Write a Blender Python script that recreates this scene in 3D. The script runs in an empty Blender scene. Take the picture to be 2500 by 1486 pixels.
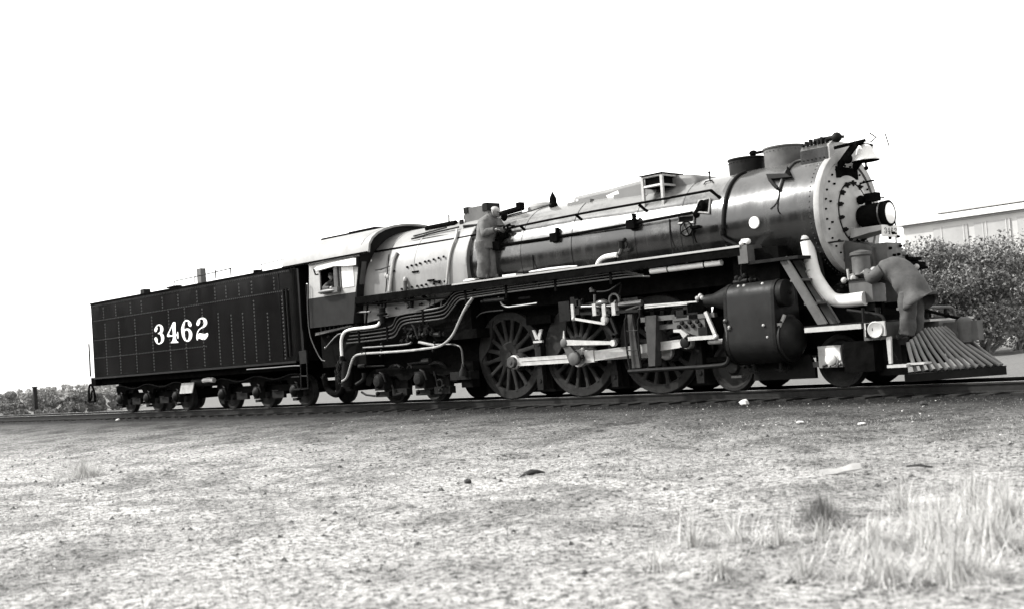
import bpy, bmesh, math, random
import numpy as np
from mathutils import Vector, Matrix
R = math.radians
PI = math.pi
random.seed(11)
rng = np.random.default_rng(11)
S = bpy.context.scene
COL = S.collection

# ------------------------------------------------------------------ camera
cd = bpy.data.cameras.new('camera'); cam = bpy.data.objects.new('camera', cd); COL.objects.link(cam)
cd.sensor_width = 36; cd.lens = 40.49; cd.clip_start = .1; cd.clip_end = 3000
cam.matrix_world = Matrix(((0.707188, 0.082499, 0.702195, 17.6148),
                           (0.703262, 0.020249, -0.710642, -20.7315),
                           (-0.072846, 0.996385, -0.043699, 1.0609),
                           (0, 0, 0, 1)))
cd.dof.use_dof = True; cd.dof.focus_distance = 27; cd.dof.aperture_fstop = 1.7
S.camera = cam
# ------------------------------------------------------------------ light
SUN = Vector((-.85, -.62, .95)).normalized()          # towards the sun
W = bpy.data.worlds.new('World'); S.world = W; W.use_nodes = True
nt = W.node_tree
sky = nt.nodes.new('ShaderNodeTexSky'); sky.sky_type = 'NISHITA'; sky.sun_disc = False
sky.sun_elevation = math.asin(SUN.z); sky.sun_rotation = math.atan2(SUN.x, SUN.y)
sky.dust_density = 1.5; sky.air_density = 1.0; sky.ozone_density = 1.0
bw = nt.nodes.new('ShaderNodeSeparateColor'); bw.mode = 'HSV'          # monochrome film: value only
cmb = nt.nodes.new('ShaderNodeCombineColor')
mulg = nt.nodes.new('ShaderNodeMath'); mulg.operation = 'MULTIPLY'; mulg.inputs[1].default_value = .992
mulb = nt.nodes.new('ShaderNodeMath'); mulb.operation = 'MULTIPLY'; mulb.inputs[1].default_value = .975
bg = nt.nodes['Background']; bg.inputs['Strength'].default_value = .15
nt.links.new(sky.outputs[0], bw.inputs[0])
nt.links.new(bw.outputs[2], cmb.inputs[0]); nt.links.new(bw.outputs[2], mulg.inputs[0]); nt.links.new(bw.outputs[2], mulb.inputs[0])
nt.links.new(mulg.outputs[0], cmb.inputs[1]); nt.links.new(mulb.outputs[0], cmb.inputs[2])
nt.links.new(cmb.outputs[0], bg.inputs['Color'])
sd = bpy.data.lights.new('sun', 'SUN'); sd.energy = 2.0; sd.angle = R(1.2); sd.color = (1, .99, .965)
so = bpy.data.objects.new('sun', sd); COL.objects.link(so)
so.rotation_euler = SUN.to_track_quat('Z', 'Y').to_euler(); so.location = (0, -20, 30)
S.view_settings.view_transform = 'Standard'; S.view_settings.look = 'None'
S.view_settings.exposure = 1.85; S.view_settings.gamma = 1; S.view_settings.use_curve_mapping = False
S.render.engine = 'CYCLES'

# ------------------------------------------------------------------ materials
def mat(name, c, rough=.5, var=.3, scale=3., metal=0, bump=0., dust=0., dustc=.3, spec=.5, island=0., streak=1., rspread=.35, uppale=0., uppalec=.16):
    m = bpy.data.materials.new(name); m.use_nodes = True
    n = m.node_tree.nodes; l = m.node_tree.links; b = n['Principled BSDF']
    tc = n.new('ShaderNodeTexCoord'); mp = n.new('ShaderNodeMapping'); mp.inputs['Scale'].default_value = (1, 1, 1/streak)
    l.new(tc.outputs['Object'], mp.inputs[0])
    no = n.new('ShaderNodeTexNoise'); no.inputs['Scale'].default_value = scale; no.inputs['Detail'].default_value = 8; no.inputs['Roughness'].default_value = .65
    l.new(mp.outputs[0], no.inputs['Vector'])
    r = n.new('ShaderNodeMapRange'); r.inputs[1].default_value = .3; r.inputs[2].default_value = .7
    r.inputs[3].default_value = c*(1-var); r.inputs[4].default_value = c*(1+var)
    l.new(no.outputs[0], r.inputs[0]); out = r.outputs[0]
    if dust:
        n2 = n.new('ShaderNodeTexNoise'); n2.inputs['Scale'].default_value = scale*.7; n2.inputs['Detail'].default_value = 10; n2.inputs['Roughness'].default_value = .7
        mp2 = n.new('ShaderNodeMapping'); mp2.inputs['Location'].default_value = (7, 3, 5); mp2.inputs['Scale'].default_value = (1.3, 1, .35)
        l.new(tc.outputs['Object'], mp2.inputs[0]); l.new(mp2.outputs[0], n2.inputs['Vector'])
        r2 = n.new('ShaderNodeMapRange'); r2.inputs[1].default_value = .45; r2.inputs[2].default_value = .75; r2.inputs[4].default_value = dust
        l.new(n2.outputs[0], r2.inputs[0])
        mx = n.new('ShaderNodeMix'); l.new(r2.outputs[0], mx.inputs[0]); l.new(out, mx.inputs[2]); mx.inputs[3].default_value = dustc
        out = mx.outputs[0]
        r3 = n.new('ShaderNodeMapRange'); r3.inputs[3].default_value = rough; r3.inputs[4].default_value = min(1, rough+rspread); r3.inputs[1].default_value = .35; r3.inputs[2].default_value = .75
        l.new(n2.outputs[0], r3.inputs[0]); l.new(r3.outputs[0], b.inputs['Roughness'])
    else:
        b.inputs['Roughness'].default_value = rough
    if uppale:                                          # paler grey mixed in on upward-facing surfaces, broken by noise
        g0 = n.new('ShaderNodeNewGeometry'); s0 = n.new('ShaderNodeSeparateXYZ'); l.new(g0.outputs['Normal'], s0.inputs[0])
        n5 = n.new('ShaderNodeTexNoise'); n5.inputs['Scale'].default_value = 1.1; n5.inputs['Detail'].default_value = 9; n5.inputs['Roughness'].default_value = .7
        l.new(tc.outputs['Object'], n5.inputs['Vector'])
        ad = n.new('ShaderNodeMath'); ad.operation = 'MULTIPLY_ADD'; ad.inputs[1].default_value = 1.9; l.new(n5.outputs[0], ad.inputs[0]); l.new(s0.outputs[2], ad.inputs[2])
        r6 = n.new('ShaderNodeMapRange'); r6.interpolation_type = 'SMOOTHSTEP'; r6.inputs[1].default_value = 1.1; r6.inputs[2].default_value = 1.75; r6.inputs[4].default_value = uppale
        l.new(ad.outputs[0], r6.inputs[0]); m6 = n.new('ShaderNodeMix'); l.new(r6.outputs[0], m6.inputs[0]); l.new(out, m6.inputs[2]); m6.inputs[3].default_value = uppalec; out = m6.outputs[0]
    if island:
        g = n.new('ShaderNodeNewGeometry'); r4 = n.new('ShaderNodeMapRange'); r4.inputs[3].default_value = 1-island; r4.inputs[4].default_value = 1+island
        l.new(g.outputs['Random Per Island'], r4.inputs[0]); mm = n.new('ShaderNodeMath'); mm.operation = 'MULTIPLY'
        l.new(out, mm.inputs[0]); l.new(r4.outputs[0], mm.inputs[1]); out = mm.outputs[0]
    cc = n.new('ShaderNodeCombineColor')
    for i, k in enumerate((1., .992, .972)):
        q = n.new('ShaderNodeMath'); q.operation = 'MULTIPLY'; q.inputs[1].default_value = k
        l.new(out, q.inputs[0]); l.new(q.outputs[0], cc.inputs[i])
    l.new(cc.outputs[0], b.inputs['Base Color'])
    b.inputs['Metallic'].default_value = metal; b.inputs['Specular IOR Level'].default_value = spec
    if bump:
        bp = n.new('ShaderNodeBump'); bp.inputs['Strength'].default_value = bump; bp.inputs['Distance'].default_value = .02
        n3 = n.new('ShaderNodeTexNoise'); n3.inputs['Scale'].default_value = scale*3; n3.inputs['Detail'].default_value = 4
        l.new(tc.outputs['Object'], n3.inputs['Vector']); l.new(n3.outputs[0], bp.inputs['Height']); l.new(bp.outputs[0], b.inputs['Normal'])
    return m
M = {}
M['jacket'] = mat('black enamel jacket', 0.006, 0.09, .4, 1.5, dust=0.6, dustc=0.045, bump=0.02, uppale=0.9, uppalec=0.15, rspread=0.25)
M['smokebox'] = mat('smokebox paint', 0.007, 0.1, .35, 2., dust=0.5, dustc=0.035, bump=0.03, uppale=0.45, uppalec=0.1, rspread=0.25)
M['fire'] = mat('grey firebox lagging', 0.13, 0.4, .35, 1.4, dust=0.7, dustc=0.24, bump=.08, streak=2.5)
M['tank'] = mat('tender enamel', 0.004, 0.1, .35, 1.2, dust=.2, dustc=0.009, bump=0.02, spec=0.3, rspread=0.08)
M['black'] = mat('sooty black iron', 0.005, .6, .5, 5., dust=.2, dustc=0.012, bump=.15, spec=0.0)
M['frame'] = mat('oily frame iron', 0.004, .5, .5, 5., dust=.15, dustc=0.01, bump=.2, spec=0.0)
M['wheel'] = mat('greasy wheel iron', 0.02, .5, .4, 4., dust=.3, dustc=0.035, bump=.1, spec=0.03)
M['gray'] = mat('grey painted iron', 0.06, .5, .35, 4., dust=.3, dustc=0.12, bump=.1, spec=0.3)
M['mid'] = mat('dull worn iron', 0.008, .45, .45, 5., dust=.35, dustc=0.02, bump=.12, spec=0.06)
M['steel'] = mat('bright rod steel', 0.42, .36, .22, 6., metal=.35, bump=.05)
M['pilot'] = mat('worn pilot tube paint', .11, .45, .4, 3., dust=.35, dustc=.2, bump=.1)
M['yoke'] = mat('worn yoke iron', .035, .5, .4, 4., dust=.3, dustc=.07, bump=.1, spec=.1)
M['rivet'] = mat('rivet heads', 0.018, .35, .5, 3., spec=0.2)  # paler than the tank so the colour carries the glints on the heads
M['cylinder'] = mat('oiled cylinder jacket', 0.008, 0.42, .4, 3., dust=.35, dustc=0.02, bump=.08, spec=0.14)
M['graphite'] = mat('graphite front paint', 0.26, .45, .3, 2.5, dust=.35, dustc=0.4, bump=.06)
M['white'] = mat('white lagging cloth', 0.6, .8, .1, 6., bump=.15)
M['cream'] = mat('pale cab paint', 0.25, .5, .15, 3., dust=.3, dustc=0.32, bump=.03)
M['cabblack'] = mat('cab lower panel paint', 0.01, .4, .4, 5., dust=.4, dustc=0.018, spec=0.08)
M['roof'] = mat('cab roof paint', 0.17, .5, .2, 2., dust=.3, dustc=0.24)
M['pipe'] = mat('dusty copper pipe', 0.05, 0.3, .3, 6., metal=.2)
M['palepipe'] = mat('pale lagged pipe', 0.3, .6, .2, 8., bump=.1)
M['lagged'] = mat('soiled lagged pipe', .2, .6, .35, 5., dust=.4, dustc=.38, bump=.1)
M['dome'] = mat('dome primer', 0.1, .5, .25, 2., dust=.4, dustc=0.18)
M['digit'] = mat('white numeral paint', .82, .5, .04, 6.)
M['lens'] = mat('headlight glass', .85, .12, .05, 3.)
M['glass'] = mat('cab window glass', .05, .08, .2, 2.)
M['dark'] = mat('dark interior', 0.006, .8, .3, 3., spec=0.0)
M['sleeper'] = mat('tarred sleeper wood', 0.02, .85, .4, 6., bump=.3, spec=0.05)
M['rail'] = mat('rail steel', 0.02, .5, .3, 8., spec=0.05)
M['railtop'] = mat('polished rail head', 0.3, .35, .2, 5., metal=.4)
M['skin'] = mat('skin', 0.16, .6, .1, 8.)
M['denim'] = mat('worn work trousers', .07, .85, .4, 8., bump=.4)
M['coat'] = mat('work coat cloth', 0.045, .85, .45, 4., bump=.4)
M['darkcloth'] = mat('dark trouser cloth', 0.03, .85, .3, 6., bump=.3)
M['trouser'] = mat('faded trouser cloth', 0.035, .85, .35, 6., bump=.4)
M['jacketcloth'] = mat('grey work jacket cloth', .085, .85, .35, 6., bump=.4)
M['leather'] = mat('boot leather', .05, .5, .3, 6.)
M['hair'] = mat('grey hair', 0.25, .7, .2, 20.)
M['bark'] = mat('shrub bark', .12, .9, .3, 8., bump=.4)
M['leaf'] = mat('dusty foliage', 0.1, .7, .3, 1.2, island=0.25)
M['leafpale'] = mat('pale far foliage', 0.15, .8, .25, .6, island=0.25)
M['leaffar'] = mat('haze-paled far foliage', .36, .9, .1, .6, island=.15)  # distance haze put into the foliage colour
M['straw'] = mat('dry straw grass', 0.25, .7, .2, 2., island=.45)
M['tuft'] = mat('bleached grass', 0.4, .7, .15, 2., island=.3)
M['weed'] = mat('grey weed stems', 0.1, .8, .25, 4., island=.45)
M['stone'] = mat('pale stone', 0.4, .9, .2, 10., bump=.5)
M['pebble'] = mat('ballast chips', 0.08, .9, .3, 6., island=.75)
M['ballast'] = mat('oily ballast chips', .022, .95, .4, 6., island=.8, spec=.05)
M['wood'] = mat('weathered board', 0.28, .8, .25, 6., bump=.3)
M['darkwood'] = mat('charred bark', 0.02, .9, .4, 9., bump=.4)
M['wall'] = mat('haze-paled building wall', 0.34, .8, .12, .6)  # haze put into the hall's colours: wall, window band and roof paled
M['wallwin'] = mat('haze-paled window band', 0.24, .5, .15, .8)
M['roofpale'] = mat('haze-paled sheet roof', 0.5, .6, .1, .8)

# ------------------------------------------------------------------ mesh helpers
class MB:
    def __init__(s): s.v = []; s.f = []
    def add(s, vs, fs):
        o = len(s.v); s.v += [tuple(v) for v in vs]; s.f += [tuple(i+o for i in f) for f in fs]; return s
    def box(s, x0, x1, y0, y1, z0, z1):
        return s.add([(x, y, z) for x in (x0, x1) for y in (y0, y1) for z in (z0, z1)],
                     [(0, 1, 3, 2), (4, 6, 7, 5), (0, 4, 5, 1), (2, 3, 7, 6), (0, 2, 6, 4), (1, 5, 7, 3)])
    def prism(s, poly, a, b, ax='y'):
        n = len(poly)
        def pt(p, t): return {'y': (p[0], t, p[1]), 'x': (t, p[0], p[1]), 'z': (p[0], p[1], t)}[ax]
        return s.add([pt(p, a) for p in poly]+[pt(p, b) for p in poly],
                     [tuple(range(n)), tuple(range(2*n-1, n-1, -1))]+[(i, (i+1) % n, n+(i+1) % n, n+i) for i in range(n)])
    def quadbox(s, pts, d):                           # 3-D polygon given thickness vector d
        n = len(pts); d = Vector(d)
        return s.add(list(pts)+[tuple(Vector(p)+d) for p in pts],
                     [tuple(range(n)), tuple(range(2*n-1, n-1, -1))]+[(i, (i+1) % n, n+(i+1) % n, n+i) for i in range(n)])
    def tube(s, pts, r, n=8, closed=False, sc=None):
        P = [Vector(p) for p in pts]; k = len(P); rs = r if isinstance(r, (list, tuple)) else [r]*k
        T = []
        for i in range(k):
            if closed: t = P[(i+1) % k]-P[i-1]
            else: t = P[min(i+1, k-1)]-P[max(i-1, 0)]
            T.append(t.normalized() if t.length > 1e-9 else Vector((1, 0, 0)))
        a = T[0].orthogonal().normalized() if sc is None else (Vector((0, 1, 0))-T[0]*T[0].y).normalized()
        vs = []; fs = []
        for i in range(k):
            a = (a-T[i]*a.dot(T[i])).normalized(); b = T[i].cross(a)
            for j in range(n):
                th = 2*PI*j/n
                q = a*math.cos(th)*(sc[0] if sc else 1)+b*math.sin(th)*(sc[1] if sc else 1)
                vs.append(P[i]+q*rs[i])
        for i in range(k if closed else k-1):
            for j in range(n):
                i2 = (i+1) % k
                fs.append((i*n+j, i*n+(j+1) % n, i2*n+(j+1) % n, i2*n+j))
        if not closed: fs += [tuple(range(n-1, -1, -1)), tuple((k-1)*n+j for j in range(n))]
        return s.add(vs, fs)
    def cyl(s, p0, p1, r0, r1=None, n=16): return s.tube([p0, p1], [r0, r0 if r1 is None else r1], n)
    def lathe(s, o, axis, prof, n=32, closed=False):   # prof: (t along axis, radius)
        o = Vector(o); ax = Vector(axis).normalized(); a = ax.orthogonal().normalized(); b = ax.cross(a)
        vs = []; fs = []; k = len(prof)
        for t, r in prof:
            for j in range(n):
                th = 2*PI*j/n; vs.append(o+ax*t+(a*math.cos(th)+b*math.sin(th))*max(r, 1e-4))
        for i in range(k if closed else k-1):
            i2 = (i+1) % k
            for j in range(n): fs.append((i*n+j, i*n+(j+1) % n, i2*n+(j+1) % n, i2*n+j))
        if not closed: fs += [tuple(range(n-1, -1, -1)), tuple((k-1)*n+j for j in range(n))]
        return s.add(vs, fs)
    def ball(s, c, r, n=12, m=8):
        r = r if isinstance(r, (list, tuple)) else (r, r, r)
        vs = [(c[0], c[1], c[2]-r[2])]
        for i in range(1, m):
            ph = -PI/2+PI*i/m
            vs += [(c[0]+r[0]*math.cos(ph)*math.cos(2*PI*j/n), c[1]+r[1]*math.cos(ph)*math.sin(2*PI*j/n), c[2]+r[2]*math.sin(ph)) for j in range(n)]
        vs.append((c[0], c[1], c[2]+r[2])); fs = []
        for j in range(n): fs.append((0, 1+(j+1) % n, 1+j))
        for i in range(m-2):
            for j in range(n): fs.append((1+i*n+j, 1+i*n+(j+1) % n, 1+(i+1)*n+(j+1) % n, 1+(i+1)*n+j))
        L = len(vs)-1
        for j in range(n): fs.append((L, 1+(m-2)*n+j, 1+(m-2)*n+(j+1) % n))
        return s.add(vs, fs)
    def bar(s, p0, p1, w, h0, h1=None, up=(0, 0, 1)):  # rectangular bar: w across, h in the plane of "up"
        p0 = Vector(p0); p1 = Vector(p1); h1 = h0 if h1 is None else h1
        t = (p1-p0).normalized(); u = Vector(up); u = (u-t*u.dot(t)).normalized(); c = t.cross(u)
        vs = []
        for p, h in ((p0, h0), (p1, h1)):
            for a, b in ((-1, -1), (1, -1), (1, 1), (-1, 1)): vs.append(p+c*a*w/2+u*b*h/2)
        return s.add(vs, [(3, 2, 1, 0), (4, 5, 6, 7), (0, 1, 5, 4), (1, 2, 6, 5), (2, 3, 7, 6), (3, 0, 4, 7)])
    def mesh(s, name, m, ang=35):
        me = bpy.data.meshes.new(name); me.from_pydata(s.v, [], s.f)
        bm = bmesh.new(); bm.from_mesh(me); bmesh.ops.recalc_face_normals(bm, faces=bm.faces); bm.to_mesh(me); bm.free()
        me.polygons.foreach_set('use_smooth', [True]*len(me.polygons)); me.set_sharp_from_angle(angle=R(ang))
        me.materials.append(M[m] if isinstance(m, str) else m); return me
    def build(s, name, m, parent=None, loc=(0, 0, 0), ang=35, label=None):
        o = bpy.data.objects.new(name, s.mesh(name, m, ang)); COL.objects.link(o); o.location = loc
        if parent is not None: o.parent = parent
        if label: o['label'] = label
        return o
def _pieces(s, name, m, parent=None, ang=35):             # every separate piece becomes an object of its own
    par = list(range(len(s.v)))
    def find(i):
        while par[i] != i: par[i] = par[par[i]]; i = par[i]
        return i
    for f in s.f:
        a = find(f[0])
        for i in f[1:]: par[find(i)] = a
    g = {}
    for f in s.f: g.setdefault(find(f[0]), []).append(f)
    out = []
    for fs in g.values():
        ids = sorted({i for f in fs for i in f}); mp = {k: j for j, k in enumerate(ids)}; b = MB()
        b.v = [s.v[i] for i in ids]; b.f = [tuple(mp[i] for i in f) for f in fs]; out.append(b.build(name, m, parent, ang=ang))
    return out
MB.pieces = _pieces
def link(name, me, parent, loc=(0, 0, 0), rot=(0, 0, 0)):
    o = bpy.data.objects.new(name, me); COL.objects.link(o); o.location = loc; o.rotation_euler = rot; o.parent = parent; return o
def tag(o, label, cat, group=None, kind=None):
    o['label'] = label
    if cat: o['category'] = cat
    if group: o['group'] = group
    if kind: o['kind'] = kind
    return o
def struct(o, label): o['kind'] = 'structure'; o['label'] = label; return o
def empty(name, label, cat, loc=(0, 0, 0), group=None):
    o = bpy.data.objects.new(name, None); COL.objects.link(o); o.location = loc; o.empty_display_size = .3
    return tag(o, label, cat, group)
def copy_tree(o, parent, loc=None, rotz=None):
    c = o.copy(); COL.objects.link(c); c.parent = parent
    if loc is not None: c.location = loc
    if rotz is not None: c.rotation_euler = (0, 0, rotz)
    for ch in list(o.children): copy_tree(ch, c)
    return c
def rnd(pts, it=2):
    P = [Vector(p) for p in pts]
    for _ in range(it):
        Q = [P[0]]
        for a, b in zip(P[:-1], P[1:]): Q += [a.lerp(b, .25), a.lerp(b, .75)]
        Q.append(P[-1]); P = Q
    return P
def pipe(name, pts, r, m, parent, it=2, n=8, label=None):
    return MB().tube(rnd(pts, it), r, n).build(name, m, parent, label=label)
def fitting(mb, q, r, seed):                            # small flanged valve body with a nut and a stub of pipe
    rr_ = random.Random(seed); q = Vector(q)
    ax = Vector(((1, 0, 0), (0, 0, 1), (0, 1, .2), (.7, 0, .7))[seed % 4])
    mb.lathe(q-ax*r*1.1, ax, [(0, r*.5), (r*.25, r*.5), (r*.25, r*.95), (r*.5, r*.95), (r*.5, r*.65), (r*1.6, r*.65), (r*1.6, r*.9), (r*1.9, r*.9), (r*1.9, r*.4), (r*2.6, r*.4)], 8)
    o = ax.orthogonal().normalized(); mb.cyl(q, q+o*r*1.5, r*.35, n=6)
    mb.cyl(q+o*r*1.2, q+o*r*1.5, r*.6, n=6)
def rosette(mb, c, axis, rad, n, r, h, start=0):       # bolts round a circle
    ax = Vector(axis).normalized(); a = ax.orthogonal().normalized(); b = ax.cross(a)
    for i in range(n):
        th = 2*PI*i/n+start; p = Vector(c)+(a*math.cos(th)+b*math.sin(th))*rad
        mb.cyl(p, p+ax*h, r, r*.8, 6)

# ------------------------------------------------------------------ ground, sky side of the place
def gz(x, y):
    ya = np.abs(y)
    z = np.where(ya < 1.6, -.205, -.205-.04*np.clip((ya-1.6)/1.5, 0, 1)-.17*np.clip((ya-3)/9., 0, 1))
    return z
def noise2(x, y, seed, octs=((.35, 1), (.9, .5), (2.3, .25))):
    r = np.random.default_rng(seed); out = np.zeros_like(x)
    for f, a in octs:
        for _ in range(5):
            th = r.uniform(0, 6.28); ph = r.uniform(0, 6.28); ff = f*r.uniform(.6, 1.6)
            out += a*np.sin((x*np.cos(th)+y*np.sin(th))*ff*6.28+ph)/2.2
    return out
def ghigh(x, y):
    k = np.clip((np.abs(y)-1.8)/2.5, 0, 1)
    return gz(x, y)+k*(.018*noise2(x, y, 3)+.012*noise2(x*4, y*4, 5))
xs = np.concatenate([np.linspace(-900, -60, 22), np.linspace(-58, -12, 70), np.arange(-11.5, 22, .16), np.linspace(23, 60, 40), np.linspace(70, 700, 16)])
ys = np.concatenate([np.linspace(-400, -24, 18), np.arange(-22, -1.2, .14), np.linspace(-1.1, 6, 24), np.linspace(7, 60, 40), np.linspace(75, 1200, 20)])
gx, gy = np.meshgrid(xs, ys); gzv = ghigh(gx, gy)
nx, ny = len(xs), len(ys); idx = np.arange(nx*ny).reshape(ny, nx)
me = bpy.data.meshes.new('ground')
V = np.stack([gx, gy, gzv], -1).reshape(-1, 3)
F = np.stack([idx[:-1, :-1], idx[:-1, 1:], idx[1:, 1:], idx[1:, :-1]], -1).reshape(-1, 4)
def fast_mesh(me, V, F):
    k = F.shape[1]
    me.vertices.add(len(V)); me.vertices.foreach_set('co', V.astype(np.float32).ravel())
    me.loops.add(F.size); me.loops.foreach_set('vertex_index', F.astype(np.int32).ravel())
    me.polygons.add(len(F)); me.polygons.foreach_set('loop_start', np.arange(0, F.size, k, dtype=np.int32))
    me.update(calc_edges=True); me.validate()
fast_mesh(me, V, F)
me.polygons.foreach_set('use_smooth', [True]*len(me.polygons))
def ground_material():
    m = bpy.data.materials.new('cinder and dry turf ground'); m.use_nodes = True
    n = m.node_tree.nodes; l = m.node_tree.links; b = n['Principled BSDF']
    tc = n.new('ShaderNodeTexCoord'); sp = n.new('ShaderNodeSeparateXYZ'); l.new(tc.outputs['Object'], sp.inputs[0])
    def N(scale, det=6, ro=.6, loc=(0, 0, 0)):
        mp = n.new('ShaderNodeMapping'); mp.inputs['Location'].default_value = loc; l.new(tc.outputs['Object'], mp.inputs[0])
        k = n.new('ShaderNodeTexNoise'); k.inputs['Scale'].default_value = scale; k.inputs['Detail'].default_value = det; k.inputs['Roughness'].default_value = ro
        l.new(mp.outputs[0], k.inputs['Vector']); return k.outputs[0]
    def math_(op, a, bb):
        q = n.new('ShaderNodeMath'); q.operation = op
        for i, v in enumerate((a, bb)):
            if isinstance(v, (int, float)): q.inputs[i].default_value = v
            else: l.new(v, q.inputs[i])
        return q.outputs[0]
    def rng_(v, a, bb, c, d):
        q = n.new('ShaderNodeMapRange'); q.interpolation_type = 'SMOOTHSTEP'
        for i, k in enumerate((a, bb, c, d)): q.inputs[i+1].default_value = k
        l.new(v, q.inputs[0]); return q.outputs[0]
    big = N(.28, 5, .6); patch = N(1.1, 8, .65, (5, 2, 0)); fine = N(16, 8, .75, (1, 8, 0)); grit = N(60, 3, .6)
    yy = math_('ADD', sp.outputs[1], math_('MULTIPLY', math_('SUBTRACT', big, .5), 6.))
    yn = math_('ADD', sp.outputs[1], math_('MULTIPLY', math_('SUBTRACT', patch, .5), 1.2))
    light = rng_(yy, -2.2, -12.5, .045, .28)                      # cinders by the track, bleached turf further off
    oily = rng_(yn, -2.9, -1.9, 0, 1)                          # oil-soaked cinders along the rail
    far = rng_(sp.outputs[1], 1.0, 3., 0, 1)
    oily = math_('MULTIPLY', oily, math_('SUBTRACT', 1, far))
    v = math_('MULTIPLY', light, rng_(patch, .34, .6, .5, 1.15))
    v = math_('MULTIPLY', v, rng_(fine, .36, .58, .14, 1.25))
    v = math_('MULTIPLY', v, rng_(grit, .3, .7, .7, 1.25))
    mx = n.new('ShaderNodeMix'); l.new(oily, mx.inputs[0]); l.new(v, mx.inputs[2]); l.new(math_('MULTIPLY', rng_(fine, .3, .7, .4, 1.8), .006), mx.inputs[3])
    mf = n.new('ShaderNodeMix'); l.new(far, mf.inputs[0]); l.new(mx.outputs[0], mf.inputs[2]); l.new(math_('MULTIPLY', rng_(fine, .3, .7, .7, 1.2), .12), mf.inputs[3])
    cc = n.new('ShaderNodeCombineColor')
    for i, k in enumerate((1., .992, .972)): l.new(math_('MULTIPLY', mf.outputs[0], k), cc.inputs[i])
    l.new(cc.outputs[0], b.inputs['Base Color']); b.inputs['Roughness'].default_value = .95; b.inputs['Specular IOR Level'].default_value = .1
    bp = n.new('ShaderNodeBump'); bp.inputs['Strength'].default_value = .7; bp.inputs['Distance'].default_value = .04
    l.new(fine, bp.inputs['Height']); l.new(bp.outputs[0], b.inputs['Normal'])
    return m
me.materials.append(ground_material())
go = bpy.data.objects.new('ground', me); COL.objects.link(go); struct(go, 'yard ground of dark cinders turning to bleached trampled turf')

# track: rails and sleepers
tr = bpy.data.objects.new('railway_track', None); COL.objects.link(tr); struct(tr, 'railway track of two steel rails on tarred sleepers')
rp = [(-.07, -.178), (.07, -.178), (.07, -.165), (.012, -.15), (.012, -.045), (.036, -.035), (.036, -.003), (-.036, -.003), (-.036, -.035), (-.012, -.045), (-.012, -.15), (-.07, -.165)]
for yc in (-.754, .754):
    ro = MB().prism([(y+yc, z) for y, z in rp], -160, 90, 'x').build('rail', 'rail', tr)
    MB().box(-160, 90, yc-.034, yc+.034, -.0028, 0).build('rail_head', 'railtop', ro)
tie = MB().box(-.11, .11, -1.3, 1.3, -.33, -.18).mesh('sleeper', 'sleeper')
for i in range(118):
    x = -46+i*.56
    link('sleeper', tie, tr, (x+random.uniform(-.03, .03), random.uniform(-.05, .05), random.uniform(0, .012)), (0, 0, random.uniform(-.02, .02)))

# ------------------------------------------------------------------ locomotive
loco = empty('steam_locomotive', 'large black steam locomotive with spoked driving wheels, facing right, workman on its running board', 'locomotive', (0, 0, 0))
ZC = 3.34
# boiler, smokebox, firebox
b = MB().lathe((0, 0, ZC), (1, 0, 0), [(-3.0, 1.25), (-1.2, 1.25), (.3, 1.245), (2.1, 1.19), (4.32, 1.17)], 72).build('boiler', 'jacket', loco)
for x, r in ((-1.3, 1.252), (.3, 1.248), (2.1, 1.193), (3.3, 1.181)):
    MB().lathe((x, 0, ZC), (1, 0, 0), [(0, r-.01), (0, r+.007), (.07, r+.007), (.07, r-.01)], 72, True).build('boiler_band', 'jacket', b)
sb = MB().lathe((0, 0, ZC), (1, 0, 0), [(4.32, 1.185), (6.5, 1.185)], 72).build('smokebox', 'smokebox', loco)
# rivet seams on the smokebox and boiler
mb = MB()
for x in (4.42, 6.4):
    for i in range(72):
        th = 2*PI*i/72; n = Vector((0, math.cos(th), math.sin(th))); p = Vector((x, 0, ZC))+n*1.183
        mb.cyl(p, p+n*.014, .02, .012, 6)
mb.build('rivet_ring', 'smokebox', sb)['kind'] = 'stuff'
mb = MB()
for q in [(5.095,-1.185,2.695),(5.196,-1.185,2.683),(5.244,-1.185,2.737),(5.348,-1.185,2.688),(5.43,-1.185,2.711),(5.504,-1.185,2.627),(5.607,-1.185,2.609)]:
    n = (Vector(q)-Vector((q[0], 0, ZC))).normalized(); mb.lathe(Vector(q)-n*.02, n, [(0, .045), (.04, .045), (.065, .03), (.07, .001)], 10)
mb.pieces('washout_plug', 'mid', sb)
# front of the smokebox
fr = MB().lathe((6.5, 0, ZC), (1, 0, 0), [(0, 1.21), (.10, 1.21), (.115, 1.2), (.115, 1.05), (0.02, 1.05), (0, 1.0)], 80, True).build('front_ring', 'graphite', loco)
sf = MB().lathe((6.5, 0, ZC), (1, 0, 0), [(0, 1.035), (.085, 1.02), (.095, .99), (.095, .80), (.11, .75), (.155, .70), (.175, .62), (.175, .52)], 80).build('smokebox_front', 'graphite', loco)
mb = MB(); rosette(mb, (6.59, 0, ZC), (1, 0, 0), .93, 30, .022, .035); rosette(mb, (6.6, 0, ZC), (1, 0, 0), .775, 12, .022, .04)
mb.pieces('bolt', 'frame', sf)
door = MB().lathe((6.67, 0, ZC), (1, 0, 0), [(-.02, .56), (.02, .56), (.035, .54), (.07, .44), (.13, .25), (.15, .001)], 64).build('smokebox_door', 'graphite', loco)
clampme = MB().box(-.02, .06, -.035, .035, -.025, .025).cyl((.055, 0, 0), (.09, 0, 0), .022, n=6).box(.0, .04, -.014, .014, -.06, .055).mesh('door_clamp', 'mid')
for i in range(14):
    th = 2*PI*i/14+.2
    link('door_clamp', clampme, door, (6.69, .575*math.cos(th), ZC+.575*math.sin(th)), (th-PI/2, 0, 0))
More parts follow.
